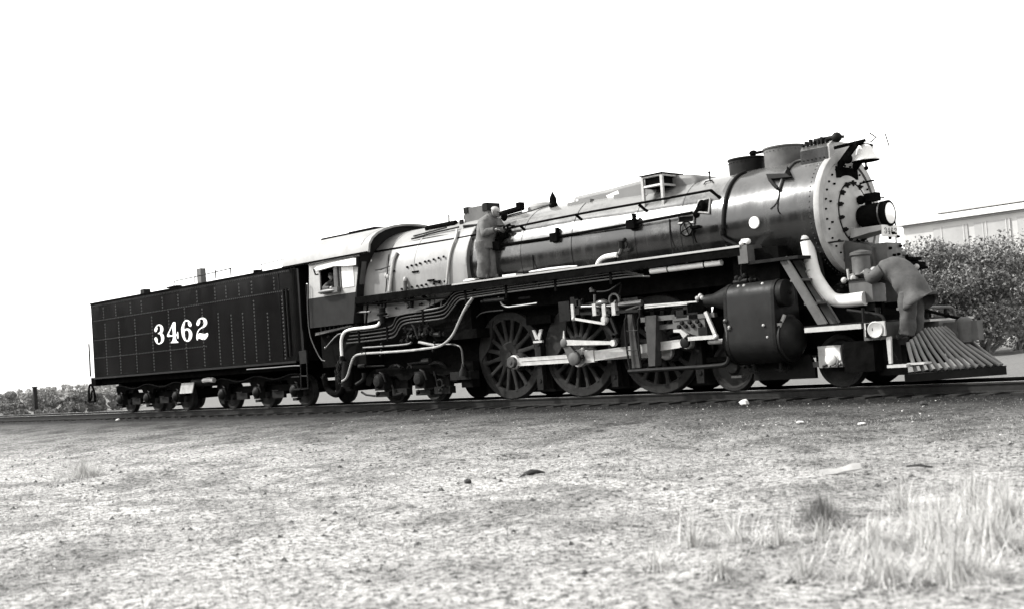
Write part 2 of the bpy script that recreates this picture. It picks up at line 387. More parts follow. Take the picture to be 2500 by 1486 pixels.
MB().lathe((6.672, 0, ZC), (1, 0, 0), [(0, .60), (.012, .60), (.012, .575), (0, .575)], 64, True).build('door_joint', 'frame', sf)
MB().box(6.6, 6.86, -.98, -.80, 2.735, 2.755).build('front_step', 'mid', loco)
MB().tube([(6.6, .5, 3.95), (6.85, .5, 3.97), (6.9, .52, 3.97)], .018, 6).pieces('front_handle', 'frame', loco)
for zz in (3.62, 3.52): MB().tube([(6.62, .72, zz), (6.98, .72, zz+.01)], .014, 6).pieces('front_handle', 'frame', loco)
# headlight
hl = MB().lathe((6.86, 0, 3.23), (1, 0, 0), [(-.06, .17), (0, .215), (.04, .225), (.47, .235), (.49, .25), (.56, .252), (.57, .24), (.575, .215), (.54, .2)], 40).build('headlight', 'frame', loco)
MB().lathe((7.40, 0, 3.23), (1, 0, 0), [(0, .205), (.03, .2), (.055, .12), (.062, .001)], 40).build('lens', 'lens', hl)
MB().lathe((7.27, 0, 3.23), (1, 0, 0), [(0, .237), (0, .247), (.03, .247), (.03, .237)], 40, True).build('headlight_band', 'pipe', hl)
MB().box(6.95, 7.05, -.05, .05, 3.44, 3.6).cyl((6.9, -.02, 3.58), (7.2, -.02, 3.6), .05, n=10).box(7.0, 7.22, -.09, .09, 3.5, 3.66).ball((6.86, -.02, 3.56), .09).build('headlight_vent', 'frame', hl)
hb = MB().prism([(6.72, 2.82), (6.74, 3.05), (6.80, 3.0), (7.36, 3.0), (7.36, 2.9), (7.1, 2.88)], -.3, .3).build('headlight_bracket', 'graphite', loco)
# number plate box under the headlight
nb = MB().box(7.36, 7.4, -.28, .3, 2.78, 3.0).build('number_plate', 'white', loco)
# bell
bc = bl = MB().lathe((7.02, 0, 4.30), (0, 0, 1), [(0, .27), (.015, .27), (.05, .225), (.12, .18), (.24, .15), (.30, .10), (.33, .03), (.34, .001)], 36).build('bell', 'white', loco)
MB().lathe((7.02, 0, 4.295), (0, 0, 1), [(0, .262), (.012, .262), (.013, .001)], 30).build('bell_mouth', 'dark', bc)
MB().cyl((7.02, 0, 4.33), (7.02, 0, 4.17), .02).ball((7.02, 0, 4.16), .045).build('bell_clapper', 'frame', bl)
MB().bar((6.55, -.30, 4.18), (7.0, -.30, 4.62), .07, .12).bar((6.55, .30, 4.18), (7.0, .30, 4.62), .07, .12).cyl((7.0, -.34, 4.63), (7.0, .34, 4.63), .035).bar((6.72, -.62, 4.56), (7.1, -.1, 4.68), .05, .06).box(6.5, 6.62, -.42, .42, 4.02, 4.24).ball((6.8, -.3, 4.36), .10).build('bell_yoke', 'frame', bl)
MB().tube([(7.1, .1, 4.66), (7.2, .16, 4.74), (7.05, .2, 4.86)], .014, 6).tube([(7.32, .3, 4.8), (7.36, .34, 4.55)], .012, 6).pieces('bell_cord_bracket', 'frame', bl)
# feedwater heater hump
def hump(y0, y1, z): return [(y0, 4.1), (y0, z-.10), (y0+.09, z-.01), (y0+.2, z+.02), (y1-.2, z+.02), (y1-.09, z-.01), (y1, z-.10), (y1, 4.1)]
fh = MB().prism(hump(-.62, .62, 4.72), 5.98, 6.56, 'x').build('feedwater_heater', 'smokebox', loco)
mb = MB()
for i in range(6): mb.cyl((6.04+i*.09, -.62, 4.42), (6.04+i*.09, -.635, 4.42), .014, n=6)
mb.pieces('rivet', 'mid', fh)
mb = MB(); 
for i in range(7): mb.box(5.98+i*.085, 6.02+i*.085, -.56-.02*(i % 2), -.46, 4.72, 4.77+.03*(i % 3))
mb.cyl((6.2, -.42, 4.8), (6.66, -.42, 4.79), .05, n=12).ball((6.68, -.42, 4.79), .10).cyl((6.7, -.42, 4.79), (6.82, -.40, 4.78), .03, n=8)
mb.build('heater_studs', 'mid', fh)
MB().prism([(-.6, 4.28), (-.6, 4.66), (-.45, 4.74), (.45, 4.74), (.6, 4.66), (.6, 4.28)], 6.56, 6.6, 'x').build('heater_cover', 'graphite', fh)
# stack pair
for (x, r, z0, z1, m, nm) in ((4.36, .385, 4.3, 4.80, 'mid', 'steam_dome_casing'), (5.26, .41, 4.3, 4.88, 'gray', 'smokestack')):
    s_ = MB().lathe((x, 0, 0), (0, 0, 1), [(z0, r+.02), (z0+.12, r), (z1-.04, r), (z1-.03, r+.022), (z1, r+.022), (z1, r-.03), (z1-.3, r-.05)], 48).build(nm, m, loco)
    MB().lathe((x, 0, 0), (0, 0, 1), [(z1-.16, r-.012), (z1-.15, r-.012), (z1-.149, .001)], 40).build('stack_throat', 'dark', s_)
    mb = MB()
    for i in range(28):
        th = 2*PI*i/28; mb.ball((x+(r+.003)*math.cos(th), (r+.003)*math.sin(th), z1-.09), .013, 5, 4)
    mb.build('rivet_ring', m, s_)['kind'] = 'stuff'
MB().cyl((4.62, -.12, 4.86), (4.88, -.12, 4.86), .03).ball((4.6, -.12, 4.87), (.09, .07, .06)).build('stack_valve', 'frame', loco)
# sand dome
sdp = [(-0.151,-0.5,4.395),(-0.139,-0.5,4.645),(0.906,-0.5,4.668),(1.979,-0.5,4.722),(2.765,-0.5,4.686),(3.302,-0.5,4.625),(3.437,-0.5,4.471),(3.369,-0.5,4.218)]
pz = [(q[0], q[2]) for q in sdp]
sdo = MB().prism(pz, -.5, .5).build('sand_dome', 'dome', loco, ang=50)
bv = sdo.modifiers.new('soft edges', 'BEVEL'); bv.width = .09; bv.segments = 4; bv.limit_method = 'ANGLE'; bv.angle_limit = R(40)
MB().box(-.2, .5, -.62, .62, 4.4, 4.5).box(1.2, 2.4, -.62, .62, 4.35, 4.48).pieces('sand_dome_saddle', 'dome', sdo)
for pts in ([(0.893,-0.504,4.517),(1.248,-0.504,4.582),(1.286,-0.504,4.471),(0.97,-0.504,4.405)], [(-0.03,-0.504,4.565),(0.045,-0.504,4.561),(0.044,-0.504,4.38),(-0.032,-0.504,4.383)]):
    MB().quadbox(pts, (0, -.004, 0)).pieces('primer_patch', 'white', sdo)
# low dome, safety valves, turret cover and generator
q = [(-1.568,-0.2,4.781)][0]
MB().lathe((q[0], 0, 0), (0, 0, 1), [(4.35, .40), (4.62, .38), (4.70, .30), (4.73, .15), (4.735, .001)], 40).build('steam_dome', 'fire', loco)
q = [(-0.8,-0.45,4.401),(-0.766,-0.45,4.869)]
MB().lathe((q[0][0], -.45, q[0][2]), (0, 0, 1), [(-.12, .05), (.0, .05), (.02, .08), (.06, .08), (.08, .055), (.1, .1), (.17, .11), (.19, .085), (.3, .085), (.36, .06), (.42, .03), (.46, .012)], 16).build('safety_valve', 'frame', loco)
gq = [(-3.732,-0.62,4.862),(-3.089,-0.62,4.866),(-2.881,-0.62,4.855),(-2.919,-0.62,4.49),(-3.773,-0.62,4.471)]
gx0, gx1 = gq[0][0], gq[2][0]; gz0 = gq[4][2]; gz1 = gq[0][2]
gen = MB().box(gx0, gx1, -.62, -.2, gz0, gz1).build('turbine_housing', 'gray', loco)
MB().box(gx0-.005, gx0+.15, -.64, -.18, gz1-.12, gz1+.03).box(gx1-.16, gx1+.01, -.64, -.18, gz1-.16, gz1+.04).box(gx1-.0, gx1+.02, -.5, -.3, gz0+.08, gz1-.1).pieces('housing_flange', 'mid', gen)
MB().lathe((gx0-.16, -.42, gz1-.2), (1, 0, 0), [(0, .02), (.02, .1), (.07, .14), (.16, .14)], 20).build('turbine_end', 'mid', gen)
MB().box(gx0-.12, gx0+.0, -.7, -.66, gz0-.5, gz0+.12).box(gx0-.1, gx1+.1, -.7, -.5, gz0-.07, gz0-.03).box(gx1-.04, gx1+.05, -.7, -.66, gz0-.45, gz0).pieces('housing_bracket', 'mid', gen)
pipe('exhaust_muffler', [(-5.214,-0.62,4.544),(-4.07,-0.62,4.545)], .075, 'frame', loco)
pipe('vent_pipe', [(-4.351,-0.6,4.615),(-4.34,-0.6,4.752),(-4.338,-0.6,4.798)], .02, 'mid', loco)
pipe('exhaust_muffler', [(-2.547,-0.5,4.572),(-1.77,-0.5,4.616)], .07, 'frame', loco)
vq = [(-1.848,-0.5,4.677)][0]
MB().box(vq[0]-.07, vq[0]+.07, -.58, -.42, vq[2]-.09, vq[2]+.08).build('valve_box', 'frame', loco)
for pts, r in (([(-5.47,-0.95,4.296),(-4.563,-0.95,4.355),(-3.619,-0.95,4.371)], .022), ([(-5.561,-0.98,4.209),(-4.702,-0.98,4.233),(-3.483,-0.98,4.196)], .03), ([(-5.438,-0.9,4.369),(-4.134,-0.9,4.429)], .02), ([(-3.493,-0.9,4.379),(-3.233,-0.9,4.362),(-2.977,-0.9,4.345)], .03), ([(-3.453,-0.95,4.244),(-3.194,-0.95,4.227),(-2.938,-0.95,4.211)], .03), ([(-3.498,-0.9,4.329),(-3.013,-0.9,4.305)], .02),
               ([(-2.376,-0.8,4.395),(-1.441,-0.8,4.428),(-0.556,-0.8,4.518)], .014), ([(-2.347,-0.85,4.373),(-2.08,-0.85,4.413),(-1.925,-0.85,4.435),(-1.471,-0.85,4.458)], .02)):
    pipe('top_pipe', pts, r, 'mid', loco, 1)
MB().ball([(-1.93,-1,4.409)][0], (.09, .07, .12)).tube([(-1.945,-1,4.411),(-1.938,-1,4.324)], .04, 8).pieces('top_valve', 'frame', loco)
# valve cluster by the standing man's hands
mb = MB()
for q, r in zip([(-1.92,-1.18,3.919),(-1.814,-1.18,3.917),(-1.738,-1.18,3.923),(-1.685,-1.18,4.002),(-2.036,-1.18,3.826),(-1.93,-1.18,3.824),(-1.623,-1.18,4.02)], (.08, .09, .065, .045, .06, .055, .05)): fitting(mb, q, r*.9, int(abs(q[0])*1000) % 97)
mb.tube([(-1.685,-1.18,4.002),(-1.655,-1.18,4.142),(-1.623,-1.18,4.169)], .022, 6).tube([(-2.06,-1.18,4.184),(-1.435,-1.18,4.113)], .018, 6).tube([(-1.793,-1.18,4.117),(-1.578,-1.18,4.163)], .03, 6).tube([(-2.002,-1.18,3.715),(-1.816,-1.18,3.896)], .045, 8).tube([(-2.141,-1.18,3.699),(-1.989,-1.18,3.692),(-1.966,-1.18,3.764)], .05, 8)
mb.build('valve_cluster', 'frame', loco)

# firebox
sec = [(1.36*math.sin(a), ZC+1.32*math.cos(a)) for a in np.linspace(-PI/2, PI/2, 29)]
sec = [(-1.33, 2.78)]+sec+[(1.33, 2.78)]
fb = MB().prism(sec, -7.25, -3.0, 'x').build('firebox', 'fire', loco, ang=40)
for sgn in (-1, 1): MB().prism([(-7.25, 2.22), (-6.3, 2.3), (-5.3, 2.34), (-4.7, 2.42), (-3.9, 2.6), (-3.6, 2.79), (-7.25, 2.79)], 1.24*sgn, 1.315*sgn).build('side_sheet', 'fire', fb)
MB().box(-7.2, -3.1, -1.23, 1.23, 1.75, 2.77).build('firebox_foot', 'frame', fb)
MB().prism([(y*1.004, (z-ZC)*1.004+ZC) for y, z in sec[1:-1]], -3.1, -3.02, 'x').build('firebox_band', 'fire', fb)
MB().prism([(y*1.006, (z-ZC)*1.006+ZC) for y, z in sec[1:-1]], -5.05, -4.99, 'x').build('firebox_band', 'fire', fb)
MB().prism([(y*1.006, (z-ZC)*1.006+ZC) for y, z in sec[1:-1]], -6.2, -6.14, 'x').build('firebox_band', 'fire', fb)
mb = MB()
for q in [(-5.78,-1.36,3.484),(-4.526,-1.36,3.59),(-4.383,-1.36,3.594),(-4.19,-1.36,3.61),(-3.998,-1.36,3.625),(-3.809,-1.36,3.637),(-5.243,-1.36,3.524),(-5.063,-1.36,3.548),(-4.886,-1.36,3.549),(-4.731,-1.36,3.57),(-4.901,-1.36,3.002),(-4.727,-1.36,3),(-4.552,-1.36,3.012),(-4.255,-1.36,2.998),(-4.042,-1.36,3.011),(-3.833,-1.36,3.013),(-5.525,-1.36,2.983),(-5.321,-1.36,2.998),(-5.121,-1.36,3),(-4.776,-1.36,2.535),(-5.802,-1.36,2.518),(-4.842,-1.36,2.526),(-3.971,-1.36,2.496)]:
    mb.lathe((q[0], q[1]+.01, q[2]), (0, -1, 0), [(0, .03), (.03, .03), (.045, .015)], 8)
mb.pieces('stay_cap', 'mid', fb)
pipe('lagged_pipe', [(-3.624,-1.013,4.306),(-3.491,-1.173,4.104),(-3.532,-1.278,3.912),(-3.573,-1.354,3.694),(-3.594,-1.391,3.502),(-3.657,-1.4,3.232),(-3.729,-1.4,2.945)], .034, 'palepipe', loco)
pipe('lagged_pipe', [(-5.758,-1.248,3.974),(-5.826,-1.32,3.805),(-5.842,-1.389,3.514),(-5.979,-1.4,2.972)], .045, 'palepipe', fb)
pipe('grab_rail', [(-5.898,-1.4,3.93),(-6.017,-1.4,3.474),(-6.142,-1.4,2.958)], .015, 'mid', fb)
pipe('grab_rail', [(-6.239,-1.4,3.57),(-6.615,-1.4,3.58),(-6.285,-1.4,3.575),(-5.886,-1.4,3.621)], .012, 'mid', fb)
mb = MB()
for q in [(-5.329,-1.39,3.216),(-6.019,-1.39,3.357),(-6.084,-1.39,3.393)]: mb.ball(q, (.05, .05, .07), 8, 6)
mb.pieces('washout_plug', 'palepipe', fb)
MB().tube([(-5.298,-1.42,3.17),(-5.313,-1.42,2.826),(-5.391,-1.42,2.717),(-5.238,-1.42,2.489)], .05, 8).build('blowoff_pipe', 'gray', fb)
MB().tube([(-5.071,-1.42,2.804),(-5.107,-1.42,2.464)], .05, 8).build('blowoff_pipe', 'mid', fb)
mb = MB()
for q in [(-4.905,-1.36,3.374),(-4.329,-1.36,3.098),(-4.101,-1.36,3.047)]: mb.box(q[0]-.14, q[0]+.1, q[1]-.03, q[1]+.02, q[2]-.02, q[2]+.02)
mb.pieces('grab_step', 'frame', fb)

# cab
def arc(w, ze, zt, n=15): return [(-w*math.cos(PI*i/(n-1)), ze+(zt-ze)*math.sin(PI*i/(n-1))**.85) for i in range(n)]
cabo = MB().prism([(-9.33, 3.06), (-7.18, 3.06), (-7.14, 3.2), (-9.31, 3.2)], -1.6, -1.56).prism([(-9.31, 3.2), (-8.78, 3.2), (-8.74, 3.86), (-9.24, 3.86)], -1.6, -1.56).prism([(-7.1, 3.2), (-6.93, 3.86), (-7.98, 3.86), (-8.02, 3.2)], -1.6, -1.56).prism([(-9.24, 3.86), (-6.93, 3.86), (-6.86, 4.07), (-9.22, 4.07)], -1.6, -1.56)
cabo.prism([(-9.31, 3.06), (-7.18, 3.06), (-6.86, 4.07), (-9.22, 4.07)], 1.56, 1.6)
co = cabo.pieces('cab_side', 'cream', loco, ang=20)[0]
MB().prism([(-9.36, 2.24), (-7.36, 2.24), (-7.18, 3.06), (-9.33, 3.06)], -1.605, -1.56).prism([(-9.36, 2.24), (-7.36, 2.24), (-7.18, 3.06), (-9.33, 3.06)], 1.56, 1.6).pieces('cab_side_lower', 'cabblack', loco)
outer = arc(1.63, 4.07, 4.86); inner = arc(1.57, 4.05, 4.81)
rp_ = MB(); n = len(outer)
def roofshell(mb, xb, xf, outer, inner):
    poly = outer+inner[::-1]
    return mb.prism(poly, xb, xf, 'x')
ro = roofshell(MB(), -10.5, -6.5, outer, inner).build('cab_roof', 'roof', loco, ang=50)
MB().box(-10.5, -6.5, -1.66, -1.62, 4.045, 4.085).build('roof_gutter', 'frame', ro)
roofshell(MB(), -6.58, -6.47, arc(1.64, 4.07, 4.87), arc(1.58, 4.05, 4.82)).build('roof_front_edge', 'roof', ro)
MB().box(-10.2, -7.7, -.42, -.38, 4.83, 4.9).box(-8.9, -7.7, -.38, .4, 4.86, 4.93).pieces('roof_hatch', 'frame', ro)
# slanted cab front wall, both sides of the firebox
fw = MB()
poly = [(-1.6, 2.24), (-1.6, 4.06)]+outer[1:-1]+[(1.6, 4.06), (1.6, 2.24)]
vs = []
fpl = lambda z: -7.36+(z-2.24)*.275
for dx in (0, -.04): vs += [(fpl(z)+dx, y, z) for y, z in poly]
k = len(poly)
fw.add(vs, [tuple(range(k)), tuple(range(2*k-1, k-1, -1))]+[(i, (i+1) % k, k+(i+1) % k, k+i) for i in range(k)])
cw = fw.build('cab_front', 'cabblack', loco)
MB().prism([(-1.53, 2.3), (-1.53, 4.0)]+[(y*.95, z) for y, z in outer[2:-2]]+[(1.53, 4.0), (1.53, 2.3)], -9.0, -8.96, 'x').box(-9, -7.4, -1.5, 1.5, 2.3, 2.36).build('cab_interior', 'dark', loco)
pts = [(fpl(z)+.012, y, z) for y, z in ((-1.54, 3.25), (-1.54, 3.85), (-1.38, 3.85), (-1.38, 3.25))]
wf = MB().quadbox(pts, (.015, 0, 0)).build('front_window', 'gray', cw)
MB().ball((fpl(3.86)+.05, -1.22, 3.86), .045).build('cab_lamp', 'white', cw)
# side window: sash, blind, awning, armrest
MB().box(-8.03, -7.86, -1.66, -1.6, 3.22, 3.86).box(-7.8, -7.76, -1.63, -1.6, 3.2, 3.86).pieces('window_sash', 'gray', co)
MB().box(-8.0, -7.89, -1.665, -1.655, 3.26, 3.82).build('sash_pane', 'pipe', co)
MB().box(-7.84, -7.8, -1.612, -1.596, 3.2, 3.86).build('window_gap', 'dark', co)
MB().box(-7.72, -7.2, -1.615, -1.6, 3.22, 3.9).build('window_blind', 'white', co)
aw = [(-8.818,-1.72,3.87),(-8.702,-1.72,3.9),(-8.008,-1.72,3.94),(-7.075,-1.72,3.959),(-6.921,-1.72,3.945),(-6.941,-1.72,3.761),(-7.357,-1.72,3.781),(-7.938,-1.72,3.835),(-8.575,-1.72,3.792),(-8.814,-1.72,3.779)]
MB().quadbox(aw, (0, .10, .0)).build('window_awning', 'white', co)
MB().tube([(-8.821,-1.74,3.838),(-8.754,-1.74,3.682),(-8.629,-1.74,3.677)], .022, 6).box(-7.02, -6.9, -1.7, -1.62, 3.72, 4.0).build('awning_bracket', 'mid', co)
pipe('awning_rail', [(-9.172,-1.66,4),(-8.89,-1.66,3.978),(-7.999,-1.66,4.029),(-7.677,-1.66,4.01),(-6.891,-1.66,3.987)], .015, 'mid', co)
MB().ball([(-8.311,-1.7,3.178)][0], (.42, .1, .07), 14, 8).box(-8.05, -7.8, -1.74, -1.62, 3.12, 3.26).build('window_armrest', 'leather', co)
pipe('cab_grab_rail', [(-9.282,-1.68,3.482),(-9.223,-1.68,3.462),(-9.319,-1.68,2.814),(-9.314,-1.68,2.102),(-9.156,-1.68,1.765),(-8.839,-1.68,1.315),(-8.638,-1.68,1.278)], .018, 'pipe', loco, 1)
MB().tube([(-9.318,-1.66,3.499),(-9.348,-1.66,3.309),(-9.356,-1.66,2.816)], .014, 6).build('cab_grab_rail', 'mid', loco)
MB().prism([(-9.3, 2.02), (-9.25, 2.1), (-7.6, 2.2), (-7.6, 2.16)], -1.5, -1.3).build('cab_floor_beam', 'gray', loco)
mb = MB()
for i in range(9): mb.box(-9.1+i*.2, -9.03+i*.2, -1.45, -1.35, 2.12, 2.24)
mb.pieces('floor_bolt', 'mid', loco)
MB().box(-9.3, -7.3, -1.3, 1.3, 1.1, 2.1).build('cab_underframe', 'dark', loco)
pipe('cab_link_rod', [(-8.823,-1.5,1.643),(-8.245,-1.5,1.985),(-8.022,-1.5,1.998)], .025, 'pipe', loco, 1)
MB().ball([(-8.823,-1.5,1.643)][0], .05).build('rod_end', 'pipe', loco)
MB().ball([(-8.903,-1.3,1.965)][0], .07).build('cab_valve', 'mid', loco)

# running boards
rb = MB().prism([(-7.3, 2.86), (-7.3, 2.92), (5.05, 2.86), (5.05, 2.80)], -1.6, -1.0).prism([(-7.3, 2.86), (-7.3, 2.92), (5.05, 2.86), (5.05, 2.80)], 1.0, 1.6).build('running_board', 'black', loco)
MB().prism([(-3.3, 2.868), (-3.3, 2.905), (5.07, 2.868), (5.07, 2.825)], -1.625, -1.6).build('board_edge_glint', 'cream', rb)  # pale strip paints the sunlit highlight along the board's outer face
MB().prism([(-7.3, 2.74), (-7.3, 2.9), (5.05, 2.8), (5.05, 2.66)], -1.602, -1.57).build('board_skirt', 'frame', rb)
MB().box(5.0, 5.22, -1.6, -.95, 2.5, 2.86).build('board_drop_plate', 'gray', rb)
MB().box(5.2, 6.3, -1.58, -.9, 2.47, 2.53).build('front_board', 'mid', rb)
MB().ball((5.1, -1.58, 2.9), .05).ball((5.24, -1.58, 2.92), .06).box(5.1, 5.2, -1.6, -1.5, 2.9, 2.98).pieces('drain_cock', 'white', rb)
pipe('running_board_rail', [(-7.354,-1.55,2.731),(-6.641,-1.55,2.693),(-5.748,-1.55,2.674),(-3.527,-1.55,2.595)], .03, 'frame', loco, 0)
for xx in (-6.4, -4.5, -2.6, -.6, 1.4, 3.4):
    MB().bar((xx, -1.55, 2.72), (xx, -1.05, 2.45), .06, .06).build('board_bracket', 'frame', rb)
# handrails
hr = pipe('handrail', [(-7.359,-1.12,4.118),(-5.043,-1.12,4.09),(-3.015,-1.12,4.062),(0.401,-1.12,4.123),(2.741,-1.12,4.108),(4.162,-1.12,4.11)], .026, 'frame', loco, 1)
for q in [(-6.484,-1.12,4.107),(-3.088,-1.12,4.071),(-1.3,-1.12,4.093),(0.463,-1.12,4.124),(2.294,-1.12,4.084),(4.162,-1.12,4.11)]:
    MB().tube([q, (q[0]+.1, -1.06, q[2]-.12), (q[0]+.16, -.98, q[2]-.2)], [.035, .03, .045], 6).build('handrail_bracket', 'frame', hr)
rr = pipe('reach_rod', [(-1.984,-1.24,3.703),(-0.041,-1.24,3.67),(2.181,-1.24,3.678),(3.748,-1.24,3.7)], .032, 'frame', loco, 1)
for q in [(-0.105,-1.24,3.668),(2.146,-1.24,3.674),(-1.984,-1.24,3.703)]:
    MB().box(q[0]-.1, q[0]+.12, -1.32, -1.1, q[2]-.1, q[2]+.1).box(q[0]+.02, q[0]+.08, -1.25, -1.15, q[2]+.1, q[2]+.22).build('rod_bearing', 'frame', rr)
# inspection hatches with gear on the smokebox flank
def frame_loop(name, pts, r, m, parent): return MB().tube(pts, r, 6, True).build(name, m, parent)
h1 = [(3.799,-1.03,3.956),(4.076,-1.032,3.952),(4.098,-1.16,3.647),(3.747,-1.137,3.724)]
h2 = [(3.355,-1.16,3.686),(3.741,-1.168,3.655),(3.732,-1.199,3.504),(3.354,-1.195,3.532)]
for h in (h1, h2):
    f_ = frame_loop('hatch_frame', h, .028, 'palepipe', loco)
    c_ = sum((Vector(q) for q in h), Vector())/4; nrm = (c_-Vector((c_.x, 0, ZC))).normalized()
    MB().quadbox([Vector(q)+nrm*.004 for q in h], tuple(nrm*.006)).build('hatch_opening', 'dark', f_)
c1 = sum((Vector(q) for q in h1), Vector())/4
mb = MB()
for k in range(3): mb.tube([c1+Vector((.09*math.cos(t)*(1-.2*k), -.05-.03*k, .11*math.sin(t)*(1-.2*k))) for t in np.linspace(0, 2*PI, 17)[:-1]], .018, 6, True)
mb.tube([c1+Vector((.05, -.06, .02)), c1+Vector((-.2, -.05, -.14)), c1+Vector((-.32, -.05, -.2))], .045, 8).ball(c1+Vector((-.16, -.05, -.16)), .07)
mb.build('valve_gear_box', 'frame', loco)
hw = [(3.566,-1.199,3.39)][0]
mb = MB().tube([(hw[0]+.15*math.cos(t), hw[1]-.04, hw[2]+.15*math.sin(t)) for t in np.linspace(0, 2*PI, 25)[:-1]], .014, 6, True)
for a in (0.4, 1.97, 3.5, 5.1): mb.tube([(hw[0], hw[1]-.04, hw[2]), (hw[0]+.15*math.cos(a), hw[1]-.04, hw[2]+.15*math.sin(a))], .012, 6)
mb.box(hw[0]+.1, hw[0]+.3, hw[1]-.06, hw[1]+.02, hw[2]-.01, hw[2]+.04); mb.build('handwheel', 'frame', loco)
MB().lathe((hw[0]-.02, hw[1], hw[2]), (0, -1, 0), [(-.03, .13), (.012, .13), (.015, .001)], 20).build('handwheel_plate', 'gray', loco)
q = Vector([(5.175,-1.187,3.306)][0]); nn = (q-Vector((q.x, 0, ZC))).normalized()
bp_ = MB().lathe(q-nn*.03, nn, [(0, .12), (.045, .12), (.055, .11), (.058, .001)], 28).build('builder_plate', 'white', loco)
# inspection platform with open framed windows
tq = [(2.307,-0.95,4.666),(2.823,-0.95,4.664),(2.802,-0.95,4.453),(2.336,-0.95,4.463),(2.332,-0.95,4.425),(2.284,-0.95,4.124),(2.79,-0.95,4.445),(2.718,-0.95,4.137)]
X0, X1 = tq[0][0], tq[1][0]; ZT = (tq[0][2]+tq[1][2])/2; ZB = tq[2][2]; Y0, Y1 = -.95, -.27
pf = MB()
def fbar(a, b_, w=.045): pf.bar(a, b_, w, w, up=(.01, .3, 1))
for z in (ZT, ZB):
    fbar((X0, Y0, z), (X1, Y0, z)); fbar((X1, Y0, z), (X1, Y1, z)); fbar((X0, Y1, z), (X1, Y1, z)); fbar((X0, Y0, z), (X0, Y1, z))
for x, y in ((X0, Y0), (X1, Y0), (X1, Y1), (X0, Y1)):
    pf.box(x-.03, x+.03, y-.03, y+.03, ZB-.55 if y == Y0 else ZB-.2, ZT)
pfo = pf.build('dome_platform_frame', 'palepipe', loco)
MB().box(X0-.05, X1+.05, Y0-.05, Y1+.05, ZT+.02, ZT+.045).build('platform_roof', 'frame', pfo)
MB().box(X0+.03, X1-.03, Y0+.05, Y0+.08, ZB+.02, ZT-.02).box(X1-.08, X1-.05, Y0+.03, Y1-.03, ZB+.02, ZT-.02).box(X0+.03, X1-.03, Y0+.06, Y1, ZB-.03, ZB-.0).build('platform_panel', 'dark', pfo)
# pipes on the smokebox flank
pipe('wrap_pipe', [(4.611,-0.464,4.463),(4.52,-0.577,4.409),(4.486,-0.787,4.265),(4.483,-0.968,4.075),(4.48,-1.106,3.843),(4.471,-1.186,3.605),(4.45,-1.215,3.338),(4.422,-1.215,3.185),(4.43,-1.215,3.106),(4.511,-1.215,3.036),(4.674,-1.215,2.953),(4.789,-1.215,2.869)], .036, 'mid', loco, 2)
mb = MB()
for q in [(4.448,-1.215,3.316),(4.418,-1.215,3.204)]: mb.cyl(Vector(q)+Vector((0, 0, -.035)), Vector(q)+Vector((0, 0, .035)), .06, n=8)
mb.pieces('pipe_union', 'mid', loco)
pipe('lead_pipe', [(5.911,-0.403,4.486),(5.747,-0.455,4.467),(5.745,-0.663,4.358),(5.733,-0.84,4.217),(5.73,-0.981,4.057),(5.718,-1.083,3.891)], .03, 'pipe', loco, 2)
pipe('hanging_wire', [(5.712,-1.065,3.892),(5.739,-1.134,3.733),(5.676,-1.171,3.6),(5.553,-1.186,3.52)], .008, 'frame', loco, 1)
pipe('hanging_wire', [(5.725,-1.066,3.89),(5.722,-1.16,3.648),(5.714,-1.192,3.475),(5.771,-1.199,3.392)], .008, 'frame', loco, 1)
MB().quadbox([(5.319,-0.824,4.253),(5.42,-0.942,4.13),(5.973,-0.98,4.083),(5.877,-0.91,4.168)], (0, -.03, .02)).tube([(5.451,-0.951,4.136),(5.601,-1.052,3.997),(5.713,-1.106,3.901)], .035, 6).pieces('flank_bracket', 'mid', loco)
MB().quadbox([(5.748,-0.711,4.344),(5.935,-0.929,4.146),(5.929,-0.966,4.102),(5.804,-0.887,4.192)], (0, -.04, .02)).pieces('flank_bracket', 'frame', loco)
pipe('sand_pipe', [(3.099,-1.157,3.657),(3.112,-1.197,3.421),(3.12,-1.2,3.187),(3.152,-1.2,2.927)], .012, 'mid', loco, 1)
pipe('sand_pipe', [(3.705,-1.199,3.391),(3.679,-1.2,3.257),(3.696,-1.2,3.06)], .016, 'mid', loco, 1)
pipe('sand_pipe', [(-0.84,-1.26,3.338),(-0.84,-1.26,3.157),(-0.811,-1.26,2.921)], .012, 'mid', loco, 1)
MB().tube([(3.552,-0.223,4.624),(3.78,-0.559,4.402)], .016, 6).tube([(3.709,-0.686,4.325),(3.678,-0.573,4.394),(3.826,-0.564,4.399),(3.943,-0.682,4.327)], .012, 6).ball([(3.548,-0.224,4.629)][0], .03, 8, 6).build('top_cock', 'frame', loco)
# lagged elbow and fitting
pipe('lagged_elbow', [(1.239,-1.42,2.822),(1.294,-1.42,2.95),(1.429,-1.42,3.032),(1.666,-1.42,3.044),(1.836,-1.42,3.039)], .058, 'white', loco, 2)
pipe('elbow_pipe', [(1.788,-1.38,3.04),(1.9,-1.38,3.076),(1.93,-1.38,3.168)], .05, 'pipe', loco, 2)
MB().tube([(1.905,-1.35,3.16),(1.916,-1.35,3.338)], [.075, .075], 8).ball([(2.026,-1.37,3.348)][0], .05, 8, 6).ball([(1.767,-1.4,2.975)][0], .04, 8, 6).pieces('check_valve', 'mid', loco)
pipe('valve_handle', [(2.024,-1.36,3.349),(2.093,-1.36,3.245),(2.031,-1.36,3.169)], .016, 'mid', loco)
